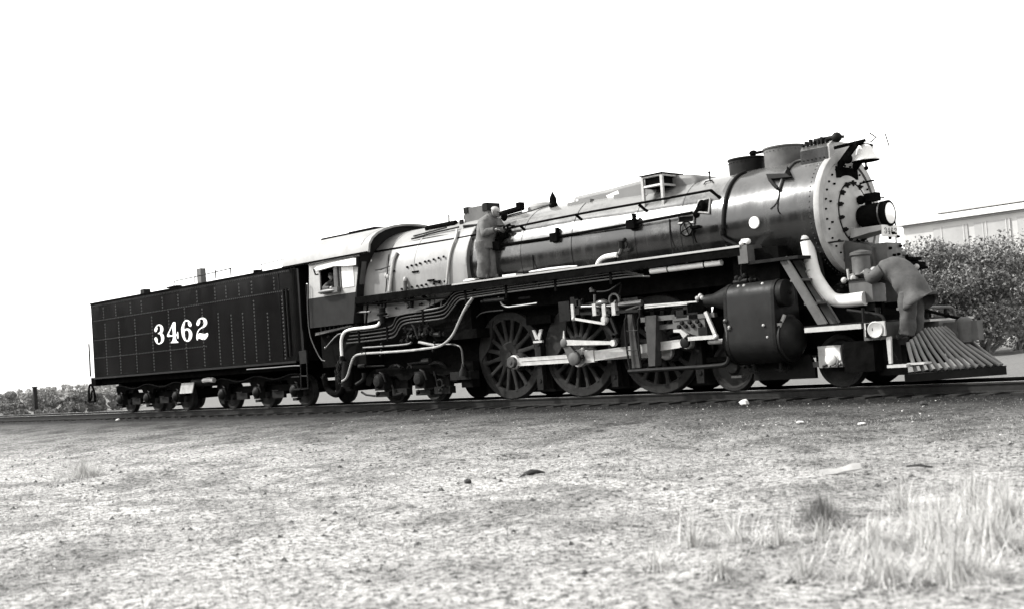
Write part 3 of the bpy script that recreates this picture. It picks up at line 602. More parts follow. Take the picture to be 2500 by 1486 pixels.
# group of pipes under the board
top = [(2.231,-1.5,2.636),(2.014,-1.5,2.72),(1.671,-1.5,2.729),(0.038,-1.5,2.721),(-1.34,-1.5,2.713),(-2.987,-1.5,2.698),(-3.315,-1.5,2.697),(-3.555,-1.5,2.566),(-3.707,-1.5,2.425),(-3.96,-1.5,2.364),(-4.592,-1.5,2.341),(-5.474,-1.5,2.325),(-5.682,-1.5,2.266),(-5.784,-1.5,2.102),(-5.961,-1.5,2.028),(-6.85,-1.5,2.001),(-7.643,-1.5,2.009)]
bot = [(2.735,-1.5,2.489),(2.288,-1.5,2.534),(1.652,-1.5,2.535),(0.02,-1.5,2.537),(-1.358,-1.5,2.54),(-2.962,-1.5,2.515),(-3.2,-1.5,2.505),(-3.41,-1.5,2.36),(-3.724,-1.5,2.119),(-3.942,-1.5,2.095),(-4.619,-1.5,2.092),(-5.366,-1.5,2.093),(-5.545,-1.5,1.978),(-5.734,-1.5,1.776),(-5.992,-1.5,1.739),(-7.328,-1.5,1.722),(-7.859,-1.5,1.72)]
for i in range(4):
    f_ = i/3
    pts = [Vector(a).lerp(Vector(b_), f_) for a, b_ in zip(top, bot)]
    pipe('board_pipe', pts, .015 if i < 3 else .019, 'pipe', loco, 2, 6)
for q in [(0.047,-1.52,2.627),(1.678,-1.52,2.63),(-1.536,-1.52,2.605),(-2.945,-1.52,2.604),(-7.267,-1.52,1.874),(-6.054,-1.52,1.884),(-4.583,-1.52,2.205)]:
    MB().box(q[0]-.03, q[0]+.03, q[1]-.01, q[1]+.04, q[2]-.2, q[2]+.17).build('pipe_clamp', 'frame', loco)
for pts, r, m in (([(-6.283,-1.55,2.194),(-6.34,-1.55,2.121),(-6.499,-1.55,2.088),(-7.042,-1.55,2.084),(-7.64,-1.55,2.088),(-7.887,-1.55,2.017),(-8.015,-1.55,1.853),(-8.039,-1.55,1.641),(-8.04,-1.55,1.388)], .043, 'white'),
                  ([(-8.166,-1.5,0.691),(-7.984,-1.5,0.745),(-7.86,-1.5,0.886),(-7.75,-1.5,1.093),(-7.595,-1.5,1.323),(-7.351,-1.5,1.403),(-6.352,-1.5,1.383),(-5.164,-1.5,1.37),(-4.591,-1.5,1.388),(-4.108,-1.5,1.402),(-3.808,-1.5,1.482),(-3.502,-1.5,1.667),(-3.255,-1.5,1.985),(-2.975,-1.5,2.321),(-2.706,-1.5,2.511)], .034, 'lagged'),
                  ([(-7.186,-1.45,1.556),(-6.397,-1.45,1.543),(-5.283,-1.45,1.534),(-5.162,-1.45,1.585)], .03, 'pipe'),
                  ([(-4.876,-1.45,1.567),(-4.598,-1.45,1.514),(-4.27,-1.45,1.451)], .035, 'lagged'),
                  ([(-4.324,-1.4,1.471),(-3.778,-1.4,1.449),(-3.46,-1.4,1.409),(-3.336,-1.4,1.318),(-3.321,-1.4,1.054),(-3.33,-1.4,0.804)], .025, 'pipe'),
                  ([(-7.442,-1.5,2.521),(-7.06,-1.5,2.509),(-6.726,-1.5,2.496)], .03, 'pipe'),
                  ([(-6.791,-1.5,2.852),(-6.847,-1.5,2.532),(-6.949,-1.5,2.175)], .03, 'frame'),
                  ([(-4.549,-1.48,2.362),(-3.954,-1.48,2.376),(-3.897,-1.48,2.395),(-3.882,-1.48,2.54)], .018, 'pipe'),
                  ([(-4.276,-1.48,2.818),(-4.338,-1.48,2.407)], .012, 'mid'), ([(-4.103,-1.48,2.705),(-4.173,-1.48,2.393)], .012, 'mid'),
                  ([(-5.094,-1.45,2.042),(-5.006,-1.45,1.961),(-4.965,-1.45,1.809),(-4.886,-1.45,1.655)], .04, 'mid'),
                  ([(-7.303,-1.4,0.883),(-7.298,-1.4,0.726),(-7.434,-1.4,0.652),(-7.656,-1.4,0.581)], .06, 'mid'),
                  ([(5.057,-1.5,2.805),(5.039,-1.5,2.622),(4.981,-1.5,2.41),(4.993,-1.5,2.279)], .014, 'mid'),
                  ([(-3.156,-1.45,2.167),(-2.926,-1.45,2.363),(-2.737,-1.45,2.513)], .03, 'palepipe'),
                  ([(-2.789,-1.35,2.042),(-2.572,-1.35,2.155),(-1.837,-1.35,2.144)], .018, 'mid'),
                  ([(-1.918,-1.4,2.464),(-1.781,-1.4,2.198),(-1.328,-1.4,2.196),(-0.666,-1.4,2.209)], .025, 'pipe'),
                  ([(1.164,-1.4,2.305),(1.479,-1.4,2.281),(1.707,-1.4,2.376),(1.852,-1.4,2.434)], .022, 'mid')):
    pipe('side_pipe', pts, r, m, loco, 2)
MB().lathe([(-3.347,-1.4,0.637)][0], (0, 0, 1), [(0, .11), (.12, .1), (.2, .05), (.32, .025)], 14).build('sand_pipe_bell', 'mid', loco)
MB().lathe([(-6.226,-1.5,2.355)][0], (0, 0, 1), [(-.2, .08), (0, .09), (.02, .14), (.06, .14), (.08, .09), (.2, .1), (.22, .05), (.42, .05)], 12).tube([(-6.386,-1.55,2.373),(-5.926,-1.55,2.32)], .02, 6).tube([(-6.104,-1.5,2.55),(-6.081,-1.5,2.765)], .045, 8).pieces('delivery_valve', 'mid', loco)
inj = MB()
for q, r in zip([(-4.841,-1.4,1.911),(-4.872,-1.4,1.801),(-4.545,-1.4,1.854),(-4.745,-1.4,1.743),(-5.419,-1.4,1.912),(-5.252,-1.4,1.838),(-5.564,-1.4,1.657),(-5.371,-1.4,1.633),(-4.114,-1.4,1.715),(-3.968,-1.4,1.718),(-4.404,-1.4,1.77),(-5.206,-1.4,1.723)], (.1, .1, .13, .12, .09, .08, .07, .08, .07, .05, .08, .12)): fitting(inj, q, r*.8, int(q[0]*1000) % 97)
inj.tube([(-5.518,-1.38,1.944),(-5.132,-1.38,1.917)], .05, 8).tube([(-4.394,-1.38,1.732),(-4.138,-1.38,1.708)], .06, 8).tube([(-4.527,-1.4,2.025),(-4.561,-1.4,2.052),(-4.572,-1.4,1.88)], .03, 6).tube([(-4.684,-1.4,1.962),(-4.457,-1.4,1.971),(-4.394,-1.4,1.868),(-4.372,-1.4,1.719)], .03, 6).tube([(-5.704,-1.35,1.651),(-5.392,-1.35,1.632)], .05, 8).tube([(-5.35,-1.4,1.832),(-5.371,-1.4,1.633)], .035, 8)
inj.build('injector', 'mid', loco)['kind'] = 'stuff'
il = MB()
for q in [(-6.348,-1.5,1.606),(-6.366,-1.5,1.441),(-6.422,-1.5,1.302),(-4.224,-1.5,1.518),(-4.301,-1.5,1.315),(-7.179,-1.5,1.42),(-7.012,-1.5,1.398)]: il.ball(q, .04, 7, 5)
il.pieces('pipe_hanger', 'mid', loco)
lp = pipe('lagged_drum', [(2.73,-1.45,2.594),(4.509,-1.45,2.588)], .062, 'white', loco, 0, 12)
for q in [(3.193,-1.45,2.593),(4.109,-1.45,2.591)]: MB().cyl((q[0]-.012, q[1], q[2]), (q[0]+.012, q[1], q[2]), .068).build('drum_strap', 'frame', lp)
# ashpan, frames
MB().prism([(-7.2, .75), (-7.2, 1.8), (-3.0, 1.8), (-3.0, .9), (-3.4, .6), (-6.8, .6)], -.75, .75).build('ashpan', 'frame', loco)
MB().box(-7.25, -2.9, -1.27, 1.27, 1.55, 1.78).build('mud_ring', 'frame', loco)
MB().box(-9.3, 7.4, -.6, -.48, .75, 1.55).box(-9.3, 7.4, .48, .6, .75, 1.55).box(-3, 7.0, -.48, .48, 1.0, 1.3).pieces('main_frame', 'frame', loco)
MB().prism([(-3.0, 1.7), (-3.0, 2.7), (4.4, 2.7), (4.4, 2.1), (2.0, 1.9), (-2.0, 1.75)], -.5, .5).build('boiler_support', 'dark', loco)
MB().prism([(-1.35, 2.1), (-1.35, 2.78), (1.35, 2.78), (1.35, 2.1)], 4.7, 5.75, 'x').box(4.75, 5.7, -.95, .95, .7, 2.2).pieces('cylinder_saddle', 'frame', loco)
MB().box(-3.3, 3.6, -.66, -.62, .14, 2.2).build('wheel_shade_sheet', 'dark', loco)  # added dark sheet for the machinery and far-side shade behind the spokes
MB().box(-3.0, 4.7, -1.0, -.94, 2.16, 2.72).build('valance', 'frame', loco)

# driving wheels
PIN = (.345, -.178)                                    # crank pin offset (x, z) from the axle
def driver(big):
    d = MB().lathe((0, .01, 0), (0, 1, 0), [(0, .985), (0, .87), (.02, .86), (.09, .86), (.11, .87), (.11, .985)], 56, True)
    d.lathe((0, -.03, 0), (0, 1, 0), [(0, .12), (0, .29), (.03, .32), (.16, .32), (.16, .12)], 32).cyl((0, -.06, 0), (0, .1, 0), .13, n=20).lathe((0, -.066, 0), (0, 1, 0), [(0, .001), (0, .05), (.02, .05)], 14)
    d.lathe((PIN[0], -.05, PIN[1]), (0, 1, 0), [(0, .001), (0, .2), (.03, .22), (.16, .22)], 24)
    me_c = d.mesh('driving_wheel', 'wheel')
    ty = MB().lathe((0, 0, 0), (0, 1, 0), [(0, 1.05), (0, .985), (.13, .985), (.145, 1.095), (.12, 1.1), (.105, 1.075), (.012, 1.067)], 72, True).mesh('tyre', 'wheel')
    spk = MB().tube([(.27, .05, 0), (.45, .05, 0), (.75, .05, 0), (.89, .05, 0)], [.085, .058, .05, .075], 8, sc=(.75, 1)).mesh('spoke', 'wheel')
    a0 = math.atan2(-PIN[1], -PIN[0]); hw_ = .95 if big else .62; n_ = 18; inner = .50 if big else .68
    poly = [(.985*math.cos(a0+t), .985*math.sin(a0+t)) for t in np.linspace(-hw_, hw_, n_)]
    rr_ = .985*math.cos(hw_); 
    poly += [(( .985*math.cos(t)+ (inner-.985*math.cos(t))*(1-(t/hw_)**2) )*math.cos(a0)-.985*math.sin(t)*math.sin(a0), ((.985*math.cos(t)+(inner-.985*math.cos(t))*(1-(t/hw_)**2))*math.sin(a0)+.985*math.sin(t)*math.cos(a0))) for t in np.linspace(hw_*.97, -hw_*.97, n_)]
    cwm = MB().prism(poly, -.012, .13).mesh('counterweight', 'wheel')
    return me_c, ty, spk, cwm
D1 = driver(False); D2 = driver(True)
def put_driver(D, x, side):
    w = link('driving_wheel', D[0], loco, (x, -.82*side, 1.067), (0, 0, 0 if side > 0 else PI))
    link('tyre', D[1], w); link('counterweight', D[3], w)
    for i in range(16): link('spoke', D[2], w, (0, 0, 0), (0, 2*PI*(i+.5)/16, 0))
    return w
for side in (1, -1):
    for x, D in ((-2.286, D1), (0, D2), (2.286, D1)): put_driver(D, x, side)
for x in (-2.286, 0, 2.286): MB().cyl((x, -.75, 1.067), (x, .75, 1.067), .14).build('axle', 'frame', loco)
# leading and trailing wheels
def small_wheel(name, rad):
    w = MB().lathe((0, 0, 0), (0, 1, 0), [(-.03, .001), (-.03, .13), (-.01, .15), (.03, .17), (.05, rad-.12), (.01, rad-.08), (0, rad-.07), (0, rad-.01), (.012, rad), (.11, rad+.006), (.13, rad+.03), (.145, rad+.028), (.145, .2), (.1, .001)], 48)
    return w.mesh(name, 'wheel')
lw = small_wheel('leading_wheel', .5)
for x in (4.14, 6.59):
    for side in (1, -1): link('leading_wheel', lw, loco, (x, -.82*side, .5), (0, 0, 0 if side > 0 else PI))
    MB().cyl((x, -.75, .5), (x, .75, .5), .1).build('axle', 'frame', loco)
tw = small_wheel('trailing_wheel', .53)
for x in (-6.72, -5.05):
    for side in (1, -1): link('trailing_wheel', tw, loco, (x, -.82*side, .53), (0, 0, 0 if side > 0 else PI))
    MB().cyl((x, -.75, .53), (x, .75, .53), .1).build('axle', 'frame', loco)
# trailing truck with its journal boxes
tt = MB().prism([(-7.6, .55), (-7.5, .78), (-7.2, .95), (-6.4, .98), (-5.9, .9), (-5.5, .98), (-4.7, .98), (-4.3, .85), (-3.6, .95), (-3.5, .8), (-4.4, .66), (-4.6, .74), (-5.55, .74), (-5.7, .62), (-6.1, .62), (-6.25, .74), (-7.15, .74), (-7.4, .5)], -1.15, -1.0).build('trailing_truck_frame', 'frame', loco)
for x in (-6.8, -5.13):
    j = MB().box(x-.2, x+.2, -1.3, -1.0, .38, .82).lathe((x, -1.3, .62), (0, -1, 0), [(0, .19), (.05, .18), (.1, .13), (.12, .001)], 20).build('journal_box', 'mid', loco)
    MB().tube([(x+.05, -1.3, .86), (x+.22, -1.32, .8), (x+.28, -1.3, .6)], .03, 8).ball((x-.02, -1.36, .3), .06).box(x-.28, x+.28, -1.22, -1.0, .2, .34).pieces('journal_fitting', 'mid', j)
mb = MB()
for x in (-6.1, -4.4): mb.box(x-.3, x+.3, -1.2, -1.0, .22, .4)
mb.tube([(-6.328,-1.25,0.513),(-6.195,-1.25,0.252),(-5.933,-1.25,0.27)], .03, 6).tube([(-7.66,-1.25,0.359),(-7.455,-1.25,0.274),(-7.079,-1.25,0.237)], .03, 6).tube([(-7.626,-1.3,1.063),(-7.327,-1.3,1.062)], .06, 10).tube([(-7.328,-1.3,1.049),(-6.516,-1.3,1.031)], .025, 6).tube([(-5.554,-1.3,1.038),(-4.973,-1.3,1.05)], .025, 6).tube([(-4.952,-1.3,1.067),(-4.667,-1.3,1.078)], .075, 10).tube([(-4.546,-1.3,0.801),(-4.436,-1.3,0.44)], .02, 6)
mb.tube([(-6.113,-1.3,1.007),(-5.991,-1.3,1.027),(-5.878,-1.3,0.959)], .03, 6).tube([(-5.586,-1.3,0.92),(-5.478,-1.3,1.016),(-5.39,-1.3,0.924)], .03, 6).ball([(-4.254,-1.25,0.418)][0], .05).ball([(-4.432,-1.25,0.313)][0], .04)
mb.box(*[v for v in (-3.95, -3.2, -1.3, -1.0, .55, .75)]).pieces('truck_rigging', 'mid', loco)
MB().lathe([(-4.375,-1.3,0.487)][0], (0, -1, 0), [(-.06, .12), (0, .12), (.0, .09), (-.03, .09)], 20, True).build('truck_ring', 'mid', loco)
MB().box(-4.1, -3.3, -1.1, -.9, .5, 1.0).box(-3.6, -3.2, -1.25, -1.0, .35, .55).pieces('truck_bolster', 'frame', loco)
# hose bags between engine and tender
pipe('steam_hose', [(-9.415,-1.2,0.875),(-9.346,-1.2,0.652),(-9.233,-1.2,0.429),(-8.925,-1.2,0.31),(-8.649,-1.2,0.357),(-8.52,-1.2,0.515)], .09, 'black', loco, 2, 10)
hc = MB()
for q, r in zip([(-8.2,-1.45,1.191),(-8.275,-1.45,1.114),(-8.353,-1.45,1.01),(-8.324,-1.45,0.875),(-8.315,-1.45,0.754),(-8.24,-1.45,0.631),(-9.072,-1.45,0.85)], (.11, .12, .12, .12, .1, .09, .08)): fitting(hc, q, r*.9, int(abs(q[0])*1000) % 97)
hc.cyl([(-8.171,-1.45,1.377)][0], [(-8.188,-1.45,1.217)][0], .075).cyl([(-8.086,-1.35,1.233)][0], [(-8.184,-1.35,0.542)][0], .16, n=14).pieces('hose_coupling', 'mid', loco)
MB().box(-8.9, -8.0, -1.2, -.2, .4, 1.5).build('stoker_trough', 'dark', loco)
# brake hangers
for x in (-1.14, 1.14, 3.45):
    MB().box(x-.07, x+.07, -.98, -.84, .3, 1.25).prism([(x-.09, .2), (x+.09, .2), (x+.11, .55), (x-.11, .55)], -1.0, -.86).lathe((x, -1.02, .42), (0, 1, 0), [(0, .001), (0, .05), (.05, .05)], 10).lathe((x, -1.0, 1.32), (0, 1, 0), [(0, .001), (0, .08), (.06, .09)], 12).build('brake_hanger', 'mid', loco)
    MB().prism([(x+.13, .25), (x+.25, .2), (x+.2, .6), (x+.14, .75), (x+.1, .7)], -.8, -.7).build('brake_shoe', 'frame', loco)
MB().prism([(-1.28, 1.62), (-1.2, 1.62), (-1.12, 1.45), (-1.04, 1.62), (-.95, 1.62), (-1.06, 1.36), (-1.18, 1.36)], -1.0, -.96).box(-1.26, -.98, -1.01, -.94, 1.31, 1.36).build('spring_hanger', 'palepipe', loco)
MB().box(-1.5, -.7, -.95, -.85, 1.75, 1.95).box(-3.5, 3.5, -.72, -.64, 1.6, 2.1).pieces('equalizer', 'frame', loco)

# cylinder group, near side and far side
def cyl_section(sgn):
    pts = []
    for c, r, a0, a1 in (((-1.36, 1.86), .29, 2.75, .75), ((-1.22, 1.0), .47, -.35-.6, -3.5)):
        for t in np.linspace(a0, a1, 12): pts.append((sgn*(c[0]+r*math.cos(t)), c[1]+r*math.sin(t)))
    return pts
def hull(pts):
    pts = sorted(set((round(a, 4), round(b_, 4)) for a, b_ in pts))
    def half(P):
        o = []
        for q in P:
            while len(o) > 1 and (o[-1][0]-o[-2][0])*(q[1]-o[-2][1])-(o[-1][1]-o[-2][1])*(q[0]-o[-2][0]) <= 0: o.pop()
            o.append(q)
        return o
    return half(pts)[:-1]+half(pts[::-1])[:-1]
def circ(c, r, n=28): return [(c[0]+r*math.cos(2*PI*i/n), c[1]+r*math.sin(2*PI*i/n)) for i in range(n)]
for sgn in (1, -1):
    hp = hull(circ((-1.36*sgn, 1.86), .27)+circ((-1.22*sgn, 1.0), .46)+[(-.8*sgn, 2.0), (-.8*sgn, .6)])
    cy = MB().prism(hp, 4.62, 5.74, 'x').build('cylinder', 'cylinder', loco, ang=40)
    cc_ = (sum(p_[0] for p_ in hp)/len(hp), sum(p_[1] for p_ in hp)/len(hp))
    for xb in (4.60, 5.68): MB().prism([(cc_[0]+(p_[0]-cc_[0])*1.018, cc_[1]+(p_[1]-cc_[1])*1.018) for p_ in hp], xb, xb+.07, 'x').build('jacket_band', 'mid', cy)
    mb = MB()
    yv = -1.36*sgn; ycl = -1.22*sgn
    mb.lathe((5.74, yv, 1.86), (1, 0, 0), [(0, .255), (.05, .265), (.14, .265), (.16, .24), (.17, .2), (.19, .17), (.195, .04), (.24, .03), (.245, .001)], 32)
    mb.lathe((4.62, yv, 1.86), (-1, 0, 0), [(0, .25), (.12, .24), (.42, .13), (.62, .12), (.64, .07), (.66, .001)], 28).pieces('valve_head', 'mid', cy)
    MB().lathe((5.74, ycl, 1.0), (1, 0, 0), [(0, .45), (.05, .46), (.07, .46), (.08, .42), (.17, .37), (.26, .26), (.31, .1), (.32, .001)], 40).build('cylinder_head', 'cylinder', cy)
    MB().lathe((4.62, ycl, 1.0), (-1, 0, 0), [(0, .44), (.08, .44), (.1, .2), (.3, .16), (.3, .001)], 28).build('cylinder_back_head', 'frame', cy)
    mb = MB()
    for x in (4.9, 5.03, 5.45): mb.ball((x, yv-.15*sgn, 2.07), .035, 8, 6)
    for x, z in ((5.5, 1.28), (5.56, 1.05), (4.72, 1.3)): mb.ball((x, -1.66*sgn if z < 1.2 else -1.68*sgn, z), .03, 8, 6)
    mb.pieces('jacket_bolt', 'palepipe', cy)
    MB().cyl((5.86, yv-.12*sgn, 1.45), (5.78, yv-.14*sgn, 1.3), .035, n=8).box(5.72, 5.82, yv-.2*sgn-.04, yv-.2*sgn+.04, 1.22, 1.3).build('cylinder_cock', 'palepipe', cy)
    for x in (4.95, 5.55): MB().cyl((x, ycl-.05, .58), (x, ycl-.05, .36), .035, n=8).tube([(x-.12, ycl-.07, .42), (x+.12, ycl-.07, .36)], .02, 6).pieces('drain_pipe', 'mid', cy)
    MB().lathe((5.45, -1.05*sgn, 2.02), (0, 0, 1), [(0, .26), (.48, .24)], 24).build('steam_pipe', 'mid', cy)
MB().box(4.62, 4.86, -1.6, -1.5, .3, .34).ball([(4.633,-1.66,1.427)][0], .05).ball([(4.708,-1.66,1.26)][0], .04).tube([(4.606,-1.66,1.381),(4.645,-1.66,1.198),(4.634,-1.66,0.97)], .025, 6).pieces('drain_fitting', 'pipe', loco)
mb = MB().tube([(4.706,-1.36,2.164),(5.023,-1.36,2.181)], .05, 8)
for q in [(4.782,-1.36,2.243),(4.869,-1.36,2.215),(4.965,-1.36,2.273),(5.112,-1.36,2.182)]: mb.ball(q, .06, 8, 6)
mb.tube([(4.887,-1.36,2.395),(4.898,-1.36,2.279)], .02, 6).tube([(5.046,-1.36,2.188),(5.223,-1.36,2.18)], .03, 6).pieces('lubricator', 'mid', loco)
# rods
yr = -1.0
def pinp(x, y): return (x+PIN[0], y, 1.067+PIN[1])
sr = MB()
sr.bar(pinp(-2.286, yr), pinp(0, yr), .07, .17).bar(pinp(0, yr), pinp(2.286, yr), .07, .17)
for x in (-2.286, 0, 2.286): sr.lathe((x+PIN[0], yr-.05, 1.067+PIN[1]), (0, 1, 0), [(0, .001), (0, .15), (.02, .17), (.10, .17), (.1, .001)], 28)
sro = sr.build('side_rod', 'steel', loco)
MB().bar(Vector(pinp(-2.0, yr-.037)), Vector(pinp(-.3, yr-.037)), .006, .012, up=(0, 0, 1)).build('rod_flute', 'mid', sro)
MB().bar(Vector(pinp(-2.1, yr-.0))+Vector((0, 0, .085)), Vector(pinp(-.2, yr-.0))+Vector((0, 0, .085)), .085, .02).bar(Vector(pinp(-2.1, yr-.0))-Vector((0, 0, .085)), Vector(pinp(-.2, yr))-Vector((0, 0, .085)), .085, .02).pieces('rod_flange', 'steel', sro)
cap_ = MB().lathe((-2.286+PIN[0], yr-.14, 1.067+PIN[1]), (0, 1, 0), [(-.02, .001), (-.02, .045), (0, .05), (0, .12), (.02, .14), (.1, .14)], 24).build('pin_cap', 'pipe', sro)
XP = (3.36, -1.2, 1.06)
mp_ = Vector(pinp(0, -1.2)); xp = Vector(XP)
mr = MB().bar(mp_, xp, .07, .21, .15).lathe(mp_-Vector((0, .06, 0)), (0, 1, 0), [(0, .001), (0, .2), (.12, .2), (.12, .001)], 28).lathe(xp-Vector((0, .06, 0)), (0, 1, 0), [(0, .001), (0, .13), (.12, .13), (.12, .001)], 24)
mro = mr.build('main_rod', 'steel', loco)
d_ = (xp-mp_).normalized(); u_ = Vector((-d_.z, 0, d_.x))
MB().bar(mp_+d_*.42+u_*.1, xp-d_*.2+u_*.075, .09, .022).bar(mp_+d_*.42-u_*.1, xp-d_*.2-u_*.075, .09, .022).pieces('rod_flange', 'steel', mro)
MB().bar(mp_+d_*.14, mp_+d_*.46, .12, .27).ball(mp_+Vector((.1, 0, .19)), .05).build('rod_strap', 'steel', mro)
# eccentric crank and rod
ec = [(0.352,-1.42,0.83),(0.131,-1.42,1.256),(1.546,-1.42,1.167)]
E0 = mp_+Vector((0, -.2, 0)); E1 = Vector(ec[1]); E2 = Vector(ec[2])
ecr = MB().bar(E0, E1, .08, .30, .14, up=(1, 0, .5)).lathe(E0-Vector((0, .05, 0)), (0, 1, 0), [(0, .001), (0, .13), (.02, .16), (.1, .16)], 24).lathe(E1-Vector((0, .08, 0)), (0, 1, 0), [(0, .001), (0, .07), (.02, .1), (.1, .1)], 20).build('eccentric_crank', 'gray', loco)
MB().cyl(mp_+Vector((0, -.02, 0)), mp_+Vector((0, -.22, 0)), .1).build('crank_pin', 'mid', ecr)
MB().bar(E0+Vector((-.10, .04, -.16)), E0+Vector((.24, .04, .05)), .05, .06).build('crank_arm', 'mid', ecr)
MB().bar(E1+Vector((.08, -.03, 0)), E2+Vector((0, -.0, 0)), .05, .125, .07).cyl(E1+Vector((0, -.03, .05)), E1+Vector((.01, -.03, .27)), .035, .012, 8).lathe(E2-Vector((0, .05, 0)), (0, 1, 0), [(0, .001), (0, .07), (.1, .07)], 16).build('eccentric_rod', 'steel', loco)
mb = MB().bar([(1.31,-1.36,1.565)][0], [(1.506,-1.36,1.319)][0], .06, .09).bar([(1.464,-1.36,1.723)][0], [(1.618,-1.36,1.354)][0], .06, .06).bar([(1.535,-1.36,1.338)][0], [(1.507,-1.36,1.192)][0], .08, .12)
for q in [(1.539,-1.4,1.319),(1.61,-1.4,1.209),(1.301,-1.4,1.694),(1.54,-1.4,1.192)]: mb.lathe((q[0], q[1], q[2]), (0, 1, 0), [(0, .001), (0, .05), (.02, .06), (.08, .06)], 12)
mb.pieces('expansion_link', 'mid', loco)
MB().bar([(0.433,-1.42,1.776)][0], [(1.35,-1.42,1.594)][0], .03, .055).build('lifting_rod', 'steel', loco)
MB().bar([(0.436,-1.42,2.095)][0], [(0.435,-1.42,1.77)][0], .05, .08, up=(1, 0, 0)).ball([(0.435,-1.42,1.77)][0], .05).build('lifting_arm', 'palepipe', loco)
MB().bar([(1.334,-1.42,1.798)][0], [(1.321,-1.42,1.587)][0], .05, .07, up=(1, 0, 0)).lathe([(1.317,-1.42,1.683)][0], (0, 1, 0), [(-.03, .001), (-.03, .06), (0, .09), (.06, .09)], 16).build('lifting_arm', 'palepipe', loco)
gf = MB().bar([(0.634,-1.36,1.868)][0], [(2.278,-1.36,1.807)][0], .1, .06).bar([(0.635,-1.36,2.017)][0], [(1.515,-1.36,1.967)][0], .1, .07).box(*[v for v in (.55, 2.2, -1.3, -1.1, 1.86, 2.1)])
gfo = gf.build('valve_gear_frame', 'mid', loco)
mb = MB()
for a in [(1.069,-1.38,1.914),(1.345,-1.38,1.881),(1.619,-1.38,1.881)]: mb.box(a[0]-.05, a[0]+.05, -1.44, -1.3, a[2]-.12, a[2]+.14)
mb.pieces('frame_lug', 'palepipe', gfo)
mb = MB().box(*[v for v in (-.05, .28, -1.36, -1.1, 1.74, 2.18)])
for q in [(0.436,-1.36,2.192),(0.546,-1.36,2.139),(0.616,-1.36,2.112),(0.556,-1.36,1.943)]: mb.box(q[0]-.06, q[0]+.06, -1.42, -1.3, q[2]-.09, q[2]+.06)
mb.tube([(0.713,-1.38,2.19),(0.664,-1.38,2.13),(0.697,-1.38,2.03)], .025, 6).build('reverse_shaft_bearing', 'mid', gfo)
mb = MB().tube([(1.025,-1.38,2.314)]+[tuple(Vector([(1.025,-1.38,2.314)][0])+Vector((.001, 0, .05)))], .07, 10).tube([(1.058,-1.36,2.257),(1.037,-1.36,1.991)], .03, 6).tube([(1.734,-1.36,1.972),(2.36,-1.36,1.98)], .055, 10).tube([(1.827,-1.36,1.822),(2.199,-1.36,1.813),(2.295,-1.36,1.847),(2.288,-1.36,1.91)], .022, 6).tube([(1.772,-1.36,1.805),(2.208,-1.36,1.896),(2.369,-1.36,1.934)], .025, 6)
mb.ball([(1.247,-1.36,2.048)][0], (.2, .1, .09)).ball([(0.972,-1.36,2.383)][0], .05).lathe([(1.587,-1.36,2.083)][0], (0, 1, 0), [(0, .16), (0, .12), (.06, .12), (.06, .16)], 20, True).tube([(0.685,-1.4,2.02),(1.548,-1.4,1.961),(1.695,-1.4,2.064)], .03, 8)
mb.pieces('reverse_gear', 'pipe', gfo)
pipe('gear_pipe', [(1.646,-1.3,2.13),(1.741,-1.3,2.269),(1.783,-1.3,2.413)], .02, 'mid', gfo)
MB().tube([(-2.408,-1.4,2.413),(-1.695,-1.4,2.394)], .055, 10).tube([(-2.44,-1.4,2.427),(-2.445,-1.4,2.381)], .075, 10).pieces('air_cylinder', 'mid', loco)
MB().tube([(-1.344,-1.3,2.371),(-0.964,-1.3,2.368)], .03, 8).tube([(-1.424,-1.3,2.224),(-0.792,-1.3,2.217)], .03, 8).pieces('air_cylinder', 'mid', loco)
# guides, crosshead, combination lever
MB().prism([(2.0, .6), (2.22, .6), (2.1, 1.75), (1.98, 1.75)], -1.42, -1.36).prism([(2.45, .62), (2.62, .62), (2.75, 1.68), (2.45, 1.68)], -1.42, -1.2).pieces('guide_yoke', 'yoke', loco)
pipe('guard_rod', [(2.018,-1.5,1.758),(2.019,-1.5,1.696),(1.958,-1.5,1.617),(1.956,-1.5,1.244),(1.973,-1.5,0.828),(2.013,-1.5,0.558)], .022, 'mid', loco, 1)
pipe('guard_rod', [(2.378,-1.48,1.832),(2.369,-1.48,1.669),(2.299,-1.48,1.612),(2.286,-1.48,1.222),(2.298,-1.48,0.811)], .02, 'mid', loco, 1)
for a in ([(1.977,-1.5,1.398),(2.293,-1.5,1.391)], [(1.962,-1.5,0.984),(2.291,-1.5,0.977)]): MB().tube(a, .01, 5).build('guard_rung', 'mid', loco)
pipe('lower_guard_bar', [(1.987,-1.52,0.535),(2.891,-1.52,0.542),(4.291,-1.52,0.549),(4.501,-1.52,0.578),(4.559,-1.52,0.699),(4.569,-1.52,0.929),(4.559,-1.52,1.179)], .045, 'mid', loco, 2)
MB().bar([(2.286,-1.3,1.608)][0], [(3.18,-1.3,1.607)][0], .12, .10).bar([(2.325,-1.24,1.417)][0], [(3.118,-1.24,1.424)][0], .1, .1).bar([(3.126,-1.3,1.566)][0], [(4.169,-1.3,1.577)][0], .12, .09).build('crosshead_guide', 'gray', loco)
for a, w in (([(2.441,-1.36,1.903),(3.788,-1.36,1.871)], .03), ([(2.436,-1.36,1.856),(3.544,-1.36,1.846)], .03)): MB().bar(a[0], a[1], .06, w).pieces('valve_stem_guide', 'steel', loco)
MB().bar([(2.408,-1.3,1.785)][0], [(3.492,-1.3,1.769)][0], .05, .03).pieces('valve_stem_guide', 'frame', loco)
mb = MB()
for q in [(3.794,-1.36,1.934),(3.871,-1.36,1.977),(3.914,-1.36,1.934)]: mb.ball(q, .05, 8, 6)
mb.pieces('valve_stem_oiler', 'palepipe', loco)
